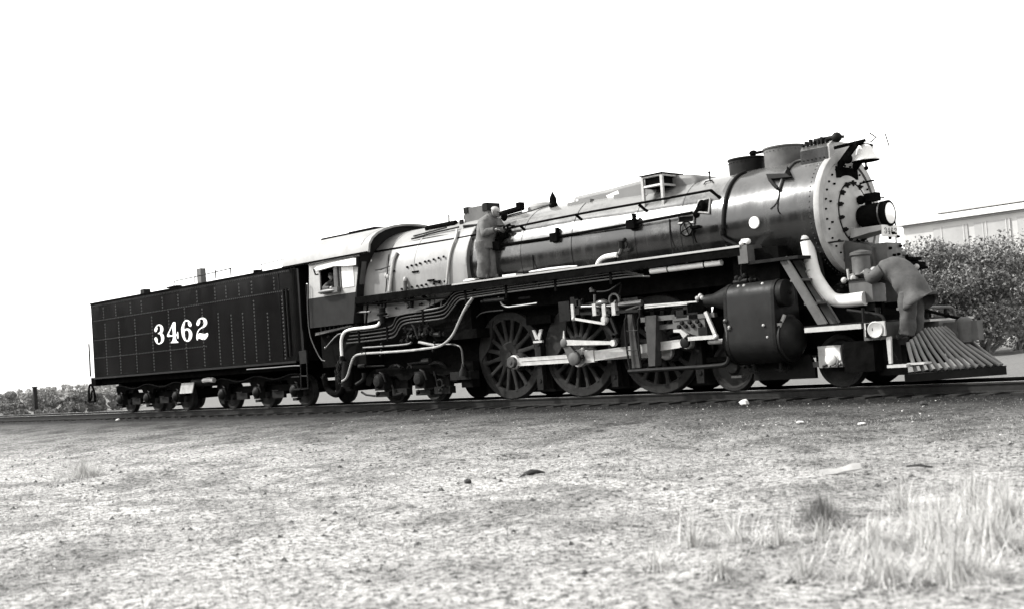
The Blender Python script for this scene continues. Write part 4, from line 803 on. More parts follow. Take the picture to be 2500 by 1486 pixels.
xh = [(3.108,-1.32,1.528),(3.909,-1.32,1.558),(3.922,-1.32,1.203),(3.739,-1.32,1.165),(3.458,-1.32,1.263),(3.101,-1.32,1.286)]
xo = MB().prism([(q[0], q[2]) for q in xh], -1.34, -1.14).build('crosshead', 'gray', loco)
mb = MB()
for q in [(3.271,-1.35,1.397),(3.443,-1.35,1.395),(3.626,-1.35,1.392),(3.807,-1.35,1.399),(3.353,-1.35,1.471),(3.549,-1.35,1.473),(3.742,-1.35,1.473)]: mb.lathe((q[0], q[1]+.01, q[2]), (0, -1, 0), [(0, .045), (.04, .045), (.05, .03), (.05, .001)], 8)
mb.box(*(lambda q: (q[0]-.1, q[0]+.12, -1.38, -1.33, q[2]-.08, q[2]+.08))([(3.861,-1.36,1.267)][0])).box(*(lambda q: (q[0]-.14, q[0]+.14, -1.36, -1.2, q[2]-.07, q[2]+.09))([(3.364,-1.36,1.641)][0])).box(*(lambda q: (q[0]-.13, q[0]+.1, -1.36, -1.2, q[2]-.06, q[2]+.07))([(3.664,-1.36,1.588)][0])).box(*(lambda q: (q[0]-.06, q[0]+.05, -1.36, -1.2, q[2]-.1, q[2]+.1))([(3.472,-1.36,1.732)][0]))
mb.pieces('crosshead_bolt', 'mid', xo)
MB().prism([(q[0], q[2]) for q in [(3.152,-1.38,1.345),(3.338,-1.38,1.343),(3.497,-1.38,1.223),(3.392,-1.38,1.15),(3.306,-1.38,1.275),(3.147,-1.38,1.295)]], -1.4, -1.3).build('crosshead_arm', 'palepipe', xo)
MB().bar([(3.498,-1.36,1.132)][0], [(4.202,-1.36,1.132)][0], .06, .08).build('union_link', 'steel', loco)
MB().lathe((3.36, -1.36, 1.06), (0, 1, 0), [(0, .001), (0, .07), (.02, .11), (.08, .11)], 16).build('crosshead_pin', 'mid', xo)
MB().bar([(3.998,-1.4,1.652)][0], [(4.193,-1.4,1.159)][0], .05, .075).ball([(4.206,-1.4,1.129)][0], .06).build('combination_lever', 'steel', loco)
MB().cyl((3.9, -1.22, 1.04), (4.62, -1.22, 1.02), .055).build('piston_rod', 'steel', loco)

# front truck journal, side frames
jq = [(6.291,-1.12,0.798),(6.777,-1.12,0.812),(6.739,-1.12,0.401),(6.253,-1.12,0.391)]
jx0, jx1 = jq[0][0], jq[1][0]; jz0, jz1 = (jq[2][2]+jq[3][2])/2, (jq[0][2]+jq[1][2])/2
jb = MB().box(jx0, jx1, -1.12, -.86, jz0, jz1).build('journal_box', 'palepipe', loco)
mx_ = (jx0+jx1)/2+.06
MB().box(mx_-.14, mx_+.17, -1.14, -1.11, jz1-.28, jz1-.04).build('journal_lid', 'white', jb)
MB().lathe((mx_-.02, -1.12, jz0+.15), (0, -1, 0), [(0, .14), (.03, .14), (.03, .11), (.06, .11), (.09, .07), (.1, .001)], 20).build('journal_cap', 'white', jb)
mb = MB()
for i in range(8): mb.ball((mx_-.2+.05*i, -1.14, jz0+.03+.02*(i % 3)), .028, 6, 5)
mb.box(jx0-.14, jx0, -1.1, -.95, jz0+.02, jz0+.12).pieces('journal_bolt', 'pipe', jb)
MB().prism([(4.7, .2), (6.1, .2), (6.1, .42), (6.0, .66), (4.8, .66)], -.95, -.86).build('truck_side_frame', 'mid', loco)
MB().box(3.6, 4.7, -.95, -.88, .62, .72).build('truck_side_frame', 'frame', loco)
mb = MB()
for q in [(4.471,-1,0.559),(4.558,-1,0.506),(4.67,-1,0.492),(4.57,-1,0.632),(5.043,-1,0.628),(5.546,-1,0.622),(5.426,-1,0.496),(5.571,-1,0.432)]: mb.ball(q, .045, 7, 5)
mb.tube([(4.456,-1,0.521),(4.67,-1,0.492)], .025, 6).tube([(4.574,-1,0.671),(4.572,-1,0.535)], .03, 6).tube([(4.899,-1,0.524),(5.055,-1,0.522)], .03, 6).tube([(4.824,-1,0.562),(4.828,-1,0.369)], .012, 5).pieces('brake_rigging', 'mid', loco)

# front steps, deck, pilot beam
s1 = [(5.867,-1.52,2.476),(6.029,-1.52,2.532),(6.767,-1.52,1.219),(6.561,-1.52,1.213)]; s2 = [(q[0], -1.06, q[2]) for q in s1]
fs = MB().quadbox([(q[0]-.06, q[1]+.08, q[2]) for q in (s1[0], s1[1])]+[(q[0]-.06, q[1]-.1, q[2]) for q in (s2[1], s2[2])][:1]+[(s2[0][0], s2[0][1]-.1, s2[0][2])], (0, 0, -.03)).build('front_steps', 'frame', loco)
for pts in (s1, s2):
    MB().quadbox(pts, (0, .035, 0)).build('stringer', 'gray', fs)
    MB().tube([Vector(pts[1])+Vector((0, -.02, 0)), Vector(pts[2])+Vector((0, -.02, 0))], .025, 6).pieces('stringer_flange', 'gray', fs)
for t in (.35, .70):
    a = Vector(s1[1]).lerp(Vector(s1[2]), t)
    MB().box(a.x-.24, a.x+.02, -1.5, -1.06, a.z-.02, a.z+.02).build('tread', 'gray', fs)
dk = MB().box(6.3, 7.75, -1.55, 1.55, 1.17, 1.2).build('front_deck', 'mid', loco)
MB().box(6.3, 7.45, -1.56, -1.5, 1.08, 1.17).build('deck_edge_glint', 'palepipe', dk)  # pale colour paints the bright highlight on the edge of the deck
pbm = MB().box(7.46, 7.8, -1.5, 1.5, .86, 1.165).build('pilot_beam', 'gray', loco)
ends = [(7.509,-1.55,1.177),(7.903,-1.55,1.188),(7.899,-1.55,0.913),(7.496,-1.55,0.929)]
ex0, ex1 = ends[0][0], ends[1][0]; ez0, ez1 = ends[3][2], ends[1][2]
pe = MB().box(ex0, ex1, -1.55, -1.5, ez0, ez1).build('beam_end_plate', 'palepipe', pbm)
for q in [(7.541,-1.553,1.165),(7.531,-1.553,1.05)]: MB().box(q[0], q[0]+.13, -1.556, -1.54, q[2]-.14, q[2]).build('end_slot', 'dark', pe)
q = [(7.721,-1.55,1.043)][0]
MB().lathe((q[0], -1.55, q[2]), (0, -1, 0), [(0, .15), (.012, .15), (.02, .135), (.008, .11), (.003, .001)], 24).build('beam_boss', 'palepipe', pe)
pipe('corner_grab_iron', [(7.689,-1.5,1.321),(7.814,-1.5,1.292),(7.872,-1.5,1.238),(7.882,-1.5,1.119),(7.867,-1.5,0.963),(7.781,-1.5,0.939)], .03, 'mid', loco, 2)
pipe('deck_rail', [(7.124,-1.4,1.433),(7.447,-1.4,1.367),(7.732,-1.4,1.305)], .03, 'mid', loco, 0)
MB().tube([(7.486,-1.5,1.447),(7.48,-1.5,1.198)], .028, 6).tube([(7.565,-1.1,1.442),(7.56,-1.1,1.27)], .05, 8).pieces('deck_post', 'mid', loco)
MB().prism([(6.6, 1.2), (7.6, 1.2), (7.6, 1.3), (6.6, 1.55)], -1.0, 1.0).build('deck_apron', 'frame', loco)
MB().box(7.0, 7.6, -1.45, 1.45, .3, .86).build('pilot_frame', 'frame', loco)
sh = [(7.882,-1.5,0.893),(7.967,-1.5,0.907),(7.943,-1.5,0.428),(7.89,-1.5,0.42)]
MB().quadbox(sh, (0, .06, 0)).build('step_hanger', 'palepipe', loco)
sq = [(7.878,-1.5,0.401),(8.266,-1.5,0.354)]
MB().box(sq[0][0], sq[0][0]+.36, -1.55, -1.25, sq[0][2]-.05, sq[0][2]).box(sq[0][0]+.3, sq[0][0]+.62, -1.4, -1.1, sq[0][2]-.02, sq[0][2]+.015).build('pilot_step', 'palepipe', loco)
MB().tube([(7.923,-1.4,0.64),(8.003,-1.4,0.488)], .02, 6).box(7.5, 7.95, -1.1, -.9, .2, .86).build('step_brace', 'mid', loco)
# pilot of sloping tubes
nose = Vector((9.35, 0, .24)); corner = Vector((8.12, -1.38, .24))
pil = MB().quadbox([corner+Vector((0, 0, -.02)), nose+Vector((0, 0, -.02)), nose+Vector((0, 0, -.16)), corner+Vector((0, 0, -.16))], (-.04, .05, 0)).quadbox([(8.12, 1.38, .22), (9.35, 0, .22), (9.35, 0, .08), (8.12, 1.38, .08)], (-.04, -.05, 0)).build('pilot', 'mid', loco)
MB().quadbox([corner+Vector((-.1, .05, 0)), nose+Vector((0, .02, 0)), Vector((9.3, 0, .24)), Vector((8.1, 1.38, .24)), Vector((8.0, 0, .24))], (0, 0, -.02)).build('bottom_plate', 'mid', pil)
for sgn in (1, -1):
    for i in range(12):
        t = i/11.5
        bt = Vector((8.28+(9.3-8.28)*t, (-1.28+1.28*t)*sgn, .25))
        tp = Vector((8.16+.22*t, (-1.26+1.12*t)*sgn, min(1.0, .78+.5*t)))
        MB().tube([bt, bt.lerp(tp, .5)+Vector((-.01-.02*t, 0, 0)), tp], .036, 10).build('pilot_tube', 'pilot', pil)
MB().box(8.0, 8.14, -1.3, 1.3, .74, .84).build('top_bar', 'mid', pil)
# coupler and uncoupling rail
cp = MB().box(7.8, 8.35, -.35, .35, .82, 1.12).prism([(8.3, -.16), (8.7, -.2), (8.95, -.12), (8.98, .05), (8.8, .1), (8.62, .0), (8.5, .16), (8.3, .16)], .72, 1.08, 'z').lathe((8.72, -.1, .66), (0, 0, 1), [(0, .04), (.04, .13), (.4, .15), (.46, .12), (.5, .05)], 18).build('coupler', 'gray', loco)
ur = pipe('uncoupling_rail', [(8.0, -1.2, 1.38), (8.05, .75, 1.38), (8.07, .95, 1.34), (8.07, 1.0, 1.1)], .028, 'gray', loco, 2)
for y in (-.9, -.1, .72): MB().cyl((8.02, y, 1.1), (8.02, y, 1.5 if y > 0 else 1.42), .035, n=8).pieces('rail_post', 'mid', ur)
MB().box(7.8, 8.3, -.6, 1.3, 1.12, 1.16).build('coupler_platform', 'palepipe', loco)
MB().tube([(7.95, -.2, 1.36), (8.6, .2, 1.1)], .03, 6).build('uncoupling_lever', 'frame', loco)
pipe('air_hose', [(7.9, -.75, 1.0), (8.1, -.8, .95), (8.25, -.75, .72), (8.4, -.65, .55)], .04, 'black', loco, 2)
pipe('air_hose', [(7.95, -.62, 1.0), (8.15, -.66, .97), (8.3, -.6, .75), (8.6, -.45, .5)], .04, 'black', loco, 2)
# air pumps and shields on the front
for sgn in (1, -1):
    yp = -.72*sgn
    ap = MB().lathe((7.12, yp, 0), (0, 0, 1), [(2.05, .16), (2.08, .19), (2.12, .17), (2.42, .17), (2.45, .2), (2.5, .2), (2.53, .12), (2.56, .001)], 24).build('air_pump', 'gray', loco)
    MB().box(6.96, 7.42, yp-.24, yp+.27, 1.55, 1.97).pieces('pump_shield', 'gray', ap)
    MB().box(6.93, 7.46, yp-.27, yp+.3, 1.97, 2.0).cyl((7.2, yp, 1.4), (7.2, yp, 1.56), .12).pieces('shield_rim', 'mid', ap)
    mb = MB()
    for x, y, z, r in ((7.0, -.12, 2.02, .1), (7.3, .12, 2.06, .09), (7.1, .05, 2.04, .08), (7.36, 0, 2.14, .07), (6.85, -.2, 2.0, .06), (7.42, .2, 2.2, .06)): mb.ball((x, yp+y, z), r, 9, 6)
    mb.tube([(6.95, yp-.2, 2.0), (6.95, yp-.22, 2.2)], .025, 6).pieces('pump_valve', 'palepipe', ap)
MB().lathe((6.6, -.72, 1.72), (.9, -.5, 0), [(0, .22), (.2, .22), (.24, .18), (.27, .05), (.27, .001)], 20).build('pump_cylinder', 'frame', loco)
mb = MB(); rosette(mb, Vector((6.6, -.72, 1.72))+Vector((.9, -.5, 0)).normalized()*.23, (.9, -.5, 0), .18, 10, .03, .05); mb.pieces('pump_bolt', 'mid', loco)
MB().box(7.15, 7.45, -.3, .3, 2.2, 2.66).prism([(6.62, 2.2), (7.2, 2.2), (7.2, 2.6), (6.62, 2.8)], -.4, .4).build('pump_bracket', 'gray', loco)
mb = MB(); rosette(mb, (7.45, 0, 2.62), (1, 0, 0), .22, 7, .03, .05); mb.pieces('bracket_bolt', 'frame', loco)
# far side tray with a hooded lamp
q = [(7.294,1.05,2.406)][0]
MB().box(q[0]-1.0, q[0]+.1, .75, 1.4, q[2]-.16, q[2]-.1).box(q[0]-.9, q[0]+.05, .8, 1.35, q[2]-.06, q[2]+.0).tube([(q[0]-.5, 1.0, q[2]), (q[0]-.5, 1.0, q[2]+.18)], .035, 6).tube([(q[0]-.35, 1.0, q[2]), (q[0]-.35, 1.0, q[2]+.16)], .04, 6).tube([(q[0]-.25, .9, q[2]), (q[0]-.22, .9, q[2]+.75)], .014, 6).ball((q[0]-.1, .8, q[2]+.02), (.14, .1, .06)).build('far_tray', 'frame', loco)
lq = [(7.266,1.2,2.192)][0]
lam = MB().lathe((lq[0], lq[1], lq[2]), (0, 0, 1), [(-.03, .24), (0, .25), (.06, .16), (.12, .08), (.18, .05)], 20).build('hooded_lamp', 'frame', loco)
MB().lathe((lq[0], lq[1], lq[2]-.2), (0, 0, 1), [(-.05, .03), (0, .06), (.08, .08), (.16, .07)], 14).tube([(lq[0]+.12, lq[1], lq[2]-.02), (lq[0]+.12, lq[1], lq[2]-.28), (lq[0]-.12, lq[1], lq[2]-.28)], .014, 5).build('lamp_globe', 'pipe', lam)
# fat lagged pipe hanging at the front corner
fp = pipe('fat_lagged_pipe', [(6.187,-1,2.817),(6.209,-1,2.623),(6.255,-1,2.277),(6.31,-1,2.102),(6.441,-1,1.878),(6.576,-1,1.698),(6.742,-1,1.621),(7.014,-1,1.614),(7.278,-1,1.625)], .128, 'white', loco, 2, 20)
c_ = [(6.198,-1,2.858),(6.185,-1,2.92)]
MB().lathe(c_[0], (-.02, 0, 1), [(0, .125), (.06, .12), (.12, .09), (.15, .03), (.15, .001)], 18).build('pipe_end', 'palepipe', fp)
MB().prism([(q[0], q[2]) for q in [(6.312,-0.9,2.74),(6.369,-0.9,2.712),(6.441,-0.9,1.983),(6.379,-0.9,2.074)]], -.92, -.86).build('pipe_strap', 'mid', fp)
for a in ([(6.216,-1,2.441),(6.223,-1,2.408)], [(6.243,-1,2.268),(6.249,-1,2.235)]): MB().tube(a, .131, 20).build('lagging_band', 'palepipe', fp)

# ------------------------------------------------------------------ tender
ten = empty('tender', 'long black riveted tender lettered 3462, coupled behind the cab at the left', 'tender', (0, 0, 0))
TX0, TX1, TB, TT = -23.05, -10.0, 1.33, 4.03
pl = [(TX0, -1.55), (TX1-.22, -1.55)]+[(TX1-.22+.22*math.sin(t), -1.33-.22*math.cos(t)) for t in np.linspace(.2, PI/2, 6)]
pl += [(x, -y) for x, y in pl[::-1]]
tank = MB().prism(pl, TB, TT, 'z').build('tank', 'tank', ten, ang=40)
# top coaming and raised front
MB().prism([(TX0-.02, -1.57), (TX1-.25, -1.57), (TX1-.25, -1.5), (TX0+.05, -1.5)], TT-.02, TT+.05, 'z').prism([(TX0-.02, 1.57), (TX1-.25, 1.57), (TX1-.25, 1.5), (TX0+.05, 1.5)], TT-.02, TT+.05, 'z').box(TX0-.02, TX0+.05, -1.5, 1.5, TT-.02, TT+.05).pieces('top_coaming', 'frame', ten)
fa = [(-1.54, 4.0)]+[(-1.54+.3*(1-math.cos(t)), 4.02+.22*math.sin(t)) for t in np.linspace(.2, PI/2, 5)]
fa += [(-y, z) for y, z in fa[::-1]]
MB().prism(fa, TX1-.35, TX1-.02, 'x').build('front_bulkhead', 'tank', ten)
MB().lathe((-10.9, -.3, 0), (0, 0, 1), [(4.0, .75), (4.25, .72), (4.36, .55), (4.4, .2), (4.4, .001)], 28).build('fuel_hatch', 'frame', ten)
MB().box(-12.9, -11.8, -.9, -.6, 4.03, 4.14).box(-13.1, -12.95, -.95, -.7, 4.0, 4.26).pieces('deck_box', 'frame', ten)
zrow = lambda a, b_: (a, b_)
# seams: raised lap straps
for z, x1 in ((3.405, TX1-.25), (2.70, -18.6), (2.055, -15.1)):
    MB().box(TX0, x1, -1.558, -1.548, z-.028, z+.028).build('lap_seam', 'tank', tank)
MB().box(TX0, TX1-.2, -1.585, -1.54, TB-.03, TB+.03).build('bottom_angle', 'mid', tank)
MB().box(TX0, TX1-.25, -1.566, -1.548, 3.93, 3.97).build('top_strip', 'tank', tank)
for x in (-10.62, -10.45): MB().tube([(x, -1.585, 1.5), (x, -1.585, 3.45)], .025, 8).build('corner_handrail', 'mid', ten)
MB().box(-10.9, -10.84, -1.56, -1.54, 1.4, 4.0).build('corner_strap', 'tank', tank)
# rivets, thousands of them: one part
rv = []
for z, x1 in ((3.405, -10.3), (2.70, -18.6), (2.055, -15.1), (1.335, -10.3), (3.95, -10.3)):
    rv += [(x, z) for x in np.arange(TX0+.06, x1, .105)]
cols = [-21.95, -20.95, -19.85, -18.80, -17.65, -16.65, -15.6, -14.75, -14.05, -13.3, -12.5, -11.9, -11.05]
low = [2.95, 2.95, 2.95, 3.3, 3.3, 3.3, 3.3, 3.3, 3.1, 3.1, 3.3, 2.95, 3.3]
cols = [-22.0, -20.95, -19.75, -18.55, -17.4, -16.35, -15.25, -14.3, -13.55, -12.9, -12.25, -11.55, -10.75]
for x, zt in zip(cols, (3.3, 3.3, 3.3, 3.3, 3.35, 3.35, 3.3, 3.05, 3.0, 2.95, 3.25, 2.9, 3.3)):
    rv += [(x+.01*(z-2), z) for z in np.arange(1.45, zt, .105)]
for x in (-22.05, -21.1, -20.0, -19.2, -17.75, -16.7, -15.5, -14.4, -13.75, -13.0, -12.3, -11.1): rv += [(x, z) for z in np.arange(3.5, 3.9, .105)]
mb = MB(); h = .026
for x, z in rv:
    mb.add([(x-h, -1.548, z-h), (x+h, -1.548, z-h), (x+h, -1.548, z+h), (x-h, -1.548, z+h), (x, -1.578, z)], [(0, 1, 4), (1, 2, 4), (2, 3, 4), (3, 0, 4)])
ri = mb.build('rivets', 'rivet', tank, ang=80); ri['kind'] = 'stuff'
# numerals
DIG = {'3': [[(205,680),(215,740),(245,765),(285,740),(320,660),(325,610),(300,565),(335,535),(375,525),(420,550),(445,620),(445,690),(420,760),(390,790),(345,800),(350,830),(400,835),(440,870),(470,950),(478,1020),(465,1110),(430,1165),(375,1185),(330,1165),(320,1140),(335,1080),(315,1010),(280,970),(245,965),(210,1000),(210,1050),(245,1130),(300,1195),(360,1222),(420,1215),(490,1180),(555,1120),(590,1010),(585,930),(555,850),(505,800),(545,730),(560,650),(545,580),(500,520),(450,490),(390,475),(320,500),(260,560),(220,620)]],
       '4': [[(945,390),(1000,382),(1035,400),(1037,600),(1045,840),(1085,825),(1110,740),(1135,755),(1148,860),(1145,980),(1120,980),(1095,895),(1050,890),(1060,1000),(1090,1080),(1140,1105),(1130,1135),(880,1155),(858,1135),(885,1110),(920,1060),(935,990),(935,908),(750,935),(710,870),(800,680),(900,480)], [(915,550),(840,690),(785,800),(800,850),(825,870),(930,858),(925,700)]],
       '6': [[(1260,610),(1290,500),(1340,390),(1400,315),(1470,295),(1550,325),(1620,390),(1648,470),(1630,525),(1590,540),(1545,510),(1515,450),(1520,380),(1500,350),(1455,345),(1410,380),(1385,450),(1370,560),(1380,660),(1430,620),(1500,605),(1570,630),(1630,690),(1670,790),(1665,880),(1630,990),(1560,1065),(1480,1085),(1400,1060),(1330,970),(1285,850),(1268,720)], [(1385,720),(1420,680),(1470,668),(1515,690),(1550,770),(1550,880),(1530,980),(1480,1045),(1440,1010),(1400,920),(1385,800)]],
       '2': [[(1830,430),(1840,480),(1875,500),(1920,470),(1955,400),(1960,340),(1945,300),(1985,268),(2035,265),(2075,300),(2097,370),(2095,440),(2060,510),(1990,570),(1920,620),(1870,700),(1840,790),(1828,860),(1830,960),(1855,1028),(1875,1010),(1890,965),(1920,950),(1980,970),(2070,1000),(2140,985),(2200,925),(2240,850),(2250,790),(2225,750),(2190,770),(2130,790),(2060,785),(1990,770),(1930,775),(1870,810),(1890,730),(1930,660),(2000,600),(2100,560),(2170,500),(2210,430),(2215,360),(2190,290),(2140,235),(2060,208),(1980,225),(1900,280),(1850,350)]]}
# numeral outlines are drawn on a sheared grid; these two corners and axes set them square on the tank side
DO = Vector([(-18.656,-1.556,3.437)][0]); DXv = (Vector([(-14.451,-1.556,3.106)][0])-DO)/2500; DYv = (Vector([(-18.807,-1.556,2.192)][0])-DO)/1400
def numeral(name, outlines, to3, m, parent, depth=.004):
    cu = bpy.data.curves.new(name, 'CURVE'); cu.dimensions = '2D'; cu.fill_mode = 'BOTH'; cu.extrude = depth/2
    for o_ in outlines:
        P = [Vector(to3(*q)) for q in o_]
        Q = []
        for i in range(len(P)):
            a, b_, c, d = P[i-1], P[i], P[(i+1) % len(P)], P[(i+2) % len(P)]
            for t in (0, .5):
                Q.append(b_ if t == 0 else (b_*9+c*9-a-d)/16)
        sp = cu.splines.new('POLY'); sp.points.add(len(Q)-1); sp.use_cyclic_u = True
        for p_, q in zip(sp.points, Q): p_.co = (q.x, q.y, 0, 1)
    t = bpy.data.objects.new(name, cu); COL.objects.link(t)
    bpy.context.view_layer.update()
    me = bpy.data.meshes.new_from_object(t.evaluated_get(bpy.context.evaluated_depsgraph_get()))
    bpy.data.objects.remove(t); me.name = name
    me.materials.clear(); me.materials.append(M[m])
    return me
def dig_plane(x, y):
    q = DO+DXv*x+DYv*y; return (q.x, q.z, 0)
NAMES = {'3': 'numeral_three', '4': 'numeral_four', '6': 'numeral_six', '2': 'numeral_two'}
ctr = dig_plane(1230, 720)
DIGM = {}
for k, o_ in DIG.items():
    DIGM[k] = numeral(NAMES[k], o_, dig_plane, 'digit', tank)
    ob = bpy.data.objects.new(NAMES[k], DIGM[k]); COL.objects.link(ob); ob.parent = tank
    ob.rotation_euler = (PI/2, 0, 0); ob.location = (0, -1.555, 0)
    nm = bpy.data.objects.new(NAMES[k], DIGM[k].copy()); COL.objects.link(nm); nm.parent = nb        # same numerals, dark and small, on the plate under the headlight
    nm.data.materials.clear(); nm.data.materials.append(M['frame'])
    nm.rotation_euler = (PI/2, 0, PI/2); nm.scale = (.145, .18, .145); nm.location = (7.403, .01-ctr[0]*.145, 2.89-ctr[1]*.18)
# deck things
MB().box(-20.3, -20.02, -1.0, -.75, 4.05, 4.32).build('manhole', 'mid', ten)
q = [(-17.456,-0.2,4.264),(-17.403,-0.2,4.709)]
MB().box(q[0][0]-.13, q[0][0]+.13, -.3, -.1, 3.9, q[1][2]+.06).build('vent_post', 'gray', ten)
pipe('deck_rail', [(-18.115,-0.9,4.22),(-18.038,-0.9,4.395),(-16.677,-0.9,4.414),(-15.532,-0.9,4.433),(-14.482,-0.9,4.458)], .018, 'mid', ten, 0)
mb = MB()
for a in ([(-16.677,-0.9,4.414),(-16.702,-0.9,4.197)], [(-15.372,-0.9,4.497),(-15.378,-0.9,4.231)], [(-14.455,-0.9,4.481),(-14.461,-0.9,4.219)]): mb.tube(a, .022, 6)
mb.box(*(lambda q: (q[0]-.35, q[0]+.35, -1.0, -.8, q[2]-.0, q[2]+.05))([(-18.09,-0.9,4.189)][0])).pieces('rail_post', 'frame', ten)
pipe('deck_rail', [(-12.719,-0.9,4.197),(-12.696,-0.9,4.397),(-11.383,-0.9,4.43)], .014, 'mid', ten, 0)
MB().tube([(-11.384,-0.9,4.418),(-11.379,-0.9,4.269)], .02, 6).pieces('rail_post', 'mid', ten)
# frame and trucks
MB().box(-23.1, -10.1, -.5, .5, .8, 1.33).box(-22.9, -10.5, -1.35, 1.35, 1.1, 1.3).pieces('tender_frame', 'frame', ten)
tmw = small_wheel('tender_wheel', .46)
AX = ((-21.85, -19.85, -17.85), (-14.93, -12.93, -10.93))
for tri in AX:
    x0, xm, x1 = tri
    pr = []
    def wav(x): return .95+.06*math.cos((x-x0)*2*PI/2.0)
    xs_ = np.linspace(x0-.35, x1+.35, 45)
    pr = [(x, wav(x)-.0) for x in xs_]+[(x, .62-.1*abs(math.sin((x-x0)*PI/2.0))**.5*0+(.02 if abs(((x-x0+1) % 2)-1) < .35 else .2)) for x in xs_[::-1]]
    tf = MB().prism(pr, -1.16, -1.05).build('truck_side_frame', 'frame', ten)
    MB().tube([(x, -1.17, wav(x)-.02) for x in xs_], .022, 6).build('frame_rib', 'mid', tf)
    MB().prism(pr, 1.05, 1.16).build('truck_side_frame', 'frame', ten)
    MB().box(x0-.2, x1+.2, -.9, .9, .5, .7).pieces('truck_bolster', 'dark', ten)
    for x in tri:
        for side in (1, -1): link('tender_wheel', tmw, ten, (x, -.82*side, .46), (0, 0, 0 if side > 0 else PI))
        MB().cyl((x, -.75, .46), (x, .75, .46), .08).build('axle', 'frame', ten)
        jb = MB().box(x-.17, x+.17, -1.2, -1.0, .3, .68).lathe((x, -1.2, .5), (0, -1, 0), [(0, .17), (.05, .16), (.1, .1), (.12, .001)], 18).build('journal_box', 'mid', ten)
        MB().tube([(x+.06, -1.2, .76), (x+.2, -1.22, .7), (x+.25, -1.2, .5)], .025, 6).box(x-.1, x+.1, -1.2, -1.05, .2, .28).pieces('journal_fitting', 'mid', jb)
    for x in (x0+1, x1-1): MB().box(x-.2, x+.15, -1.18, -1.14, .52, .54).box(x-.3, x+.3, -1.1, -1.0, .3, .5).pieces('brake_beam', 'mid', ten)
pq = [(-17.266,-1.3,0.942),(-16.453,-1.3,0.938),(-16.62,-1.3,0.596),(-17.437,-1.3,0.595)]
MB().quadbox(pq, (0, .03, 0)).build('hanging_plate', 'wood', ten)
MB().tube([(-15.828,-1.3,0.972),(-15.491,-1.3,0.991),(-15.193,-1.3,0.965)], .08, 8).build('air_tank_end', 'palepipe', ten)
MB().cyl((-16.9, -1.0, .95), (-15.6, -1.0, .95), .17, n=20).build('air_tank', 'mid', ten)
pipe('tender_step_rail', [(-23.606,-1.5,1.086),(-23.501,-1.5,1.118),(-23.405,-1.5,1.079),(-23.222,-1.5,0.783),(-23.24,-1.5,0.476)], .04, 'frame', ten, 1)
pipe('tender_step_rail', [(-23.606,-1.5,1.086),(-23.68,-1.5,0.979),(-23.722,-1.5,0.487)], .04, 'frame', ten, 1)
MB().tube([(-23.722,-1.5,0.487),(-23.24,-1.5,0.476)], .03, 6).tube([(-23.428,-1.5,0.898),(-23.601,-1.5,0.485)], .03, 6).build('tender_step', 'frame', ten)
pipe('rear_handrail', [(-23.472,-1.5,2.628),(-23.475,-1.5,2.067),(-23.49,-1.5,1.416)], .03, 'frame', ten, 0)
MB().box(-23.35, -23.0, -1.55, 1.55, 1.05, 1.36).build('rear_sill', 'frame', ten)
MB().box(-23.9, -23.2, -.2, .2, .75, 1.05).lathe((-24.0, 0, .6), (0, 0, 1), [(0, .06), (.05, .16), (.45, .16), (.5, .06)], 14).build('rear_coupler', 'frame', ten)
MB().box(-23.6, -23.3, -.5, .9, .25, .33).box(-23.5, -23.42, -.35, -.29, .3, 1.1).box(-23.5, -23.42, .2, .26, .3, 1.1).box(-23.5, -23.42, -.3, .22, .62, .68).tube([(-23.5, .0, .3), (-23.7, .1, .15), (-23.9, .1, .1)], .05, 8).build('rear_footboard', 'frame', ten)
sbx = [(-10.029,-1.58,1.622),(-9.686,-1.58,1.643),(-9.661,-1.58,1.267),(-10.002,-1.58,1.256)]
MB().quadbox(sbx, (0, .06, 0)).build('step_plate', 'mid', ten)
MB().tube([(-9.671,-1.57,1.602),(-9.689,-1.57,0.541),(-10.029,-1.57,0.532)], .02, 6).tube([(-9.981,-1.57,1.262),(-10.029,-1.57,0.532)], .02, 6).tube([(-10.021,-1.57,0.908),(-9.683,-1.57,0.894)], .02, 6).box(-10.6, -10.2, -1.5, -1.1, .52, .56).box(-10.6, -10.2, -1.5, -1.1, .88, .92).pieces('tender_ladder', 'mid', ten)
pipe('bleed_pipe', [(-12.797,-1.58,1.218),(-11.344,-1.58,1.212),(-10.35,-1.58,1.22),(-10.007,-1.58,1.205)], .02, 'pipe', ten, 1)

# ------------------------------------------------------------------ people
def skin(pts, edges, root, sub=2, fat=1.0):
    names = list(pts); me = bpy.data.meshes.new('figure')
    me.from_pydata([pts[k][0] for k in names], [(names.index(a), names.index(b_)) for a, b_ in edges], [])
    o = bpy.data.objects.new('figure', me); COL.objects.link(o)
    sk = o.modifiers.new('skin', 'SKIN'); sk.use_smooth_shade = True; 
    for i, k in enumerate(names):
        r = pts[k][1]; r = tuple(q*fat for q in r) if isinstance(r, tuple) else r*fat; me.skin_vertices[0].data[i].radius = (r, r) if not isinstance(r, tuple) else r
        me.skin_vertices[0].data[i].use_root = k == root
    ss = o.modifiers.new('subdiv', 'SUBSURF'); ss.levels = ss.render_levels = sub
    bpy.context.view_layer.update()
    ev = o.evaluated_get(bpy.context.evaluated_depsgraph_get()); m2 = bpy.data.meshes.new_from_object(ev)
    bpy.data.objects.remove(o)
    v = [tuple(q.co) for q in m2.vertices]; f = [tuple(p_.vertices) for p_ in m2.polygons]
    bpy.data.meshes.remove(m2); return v, f
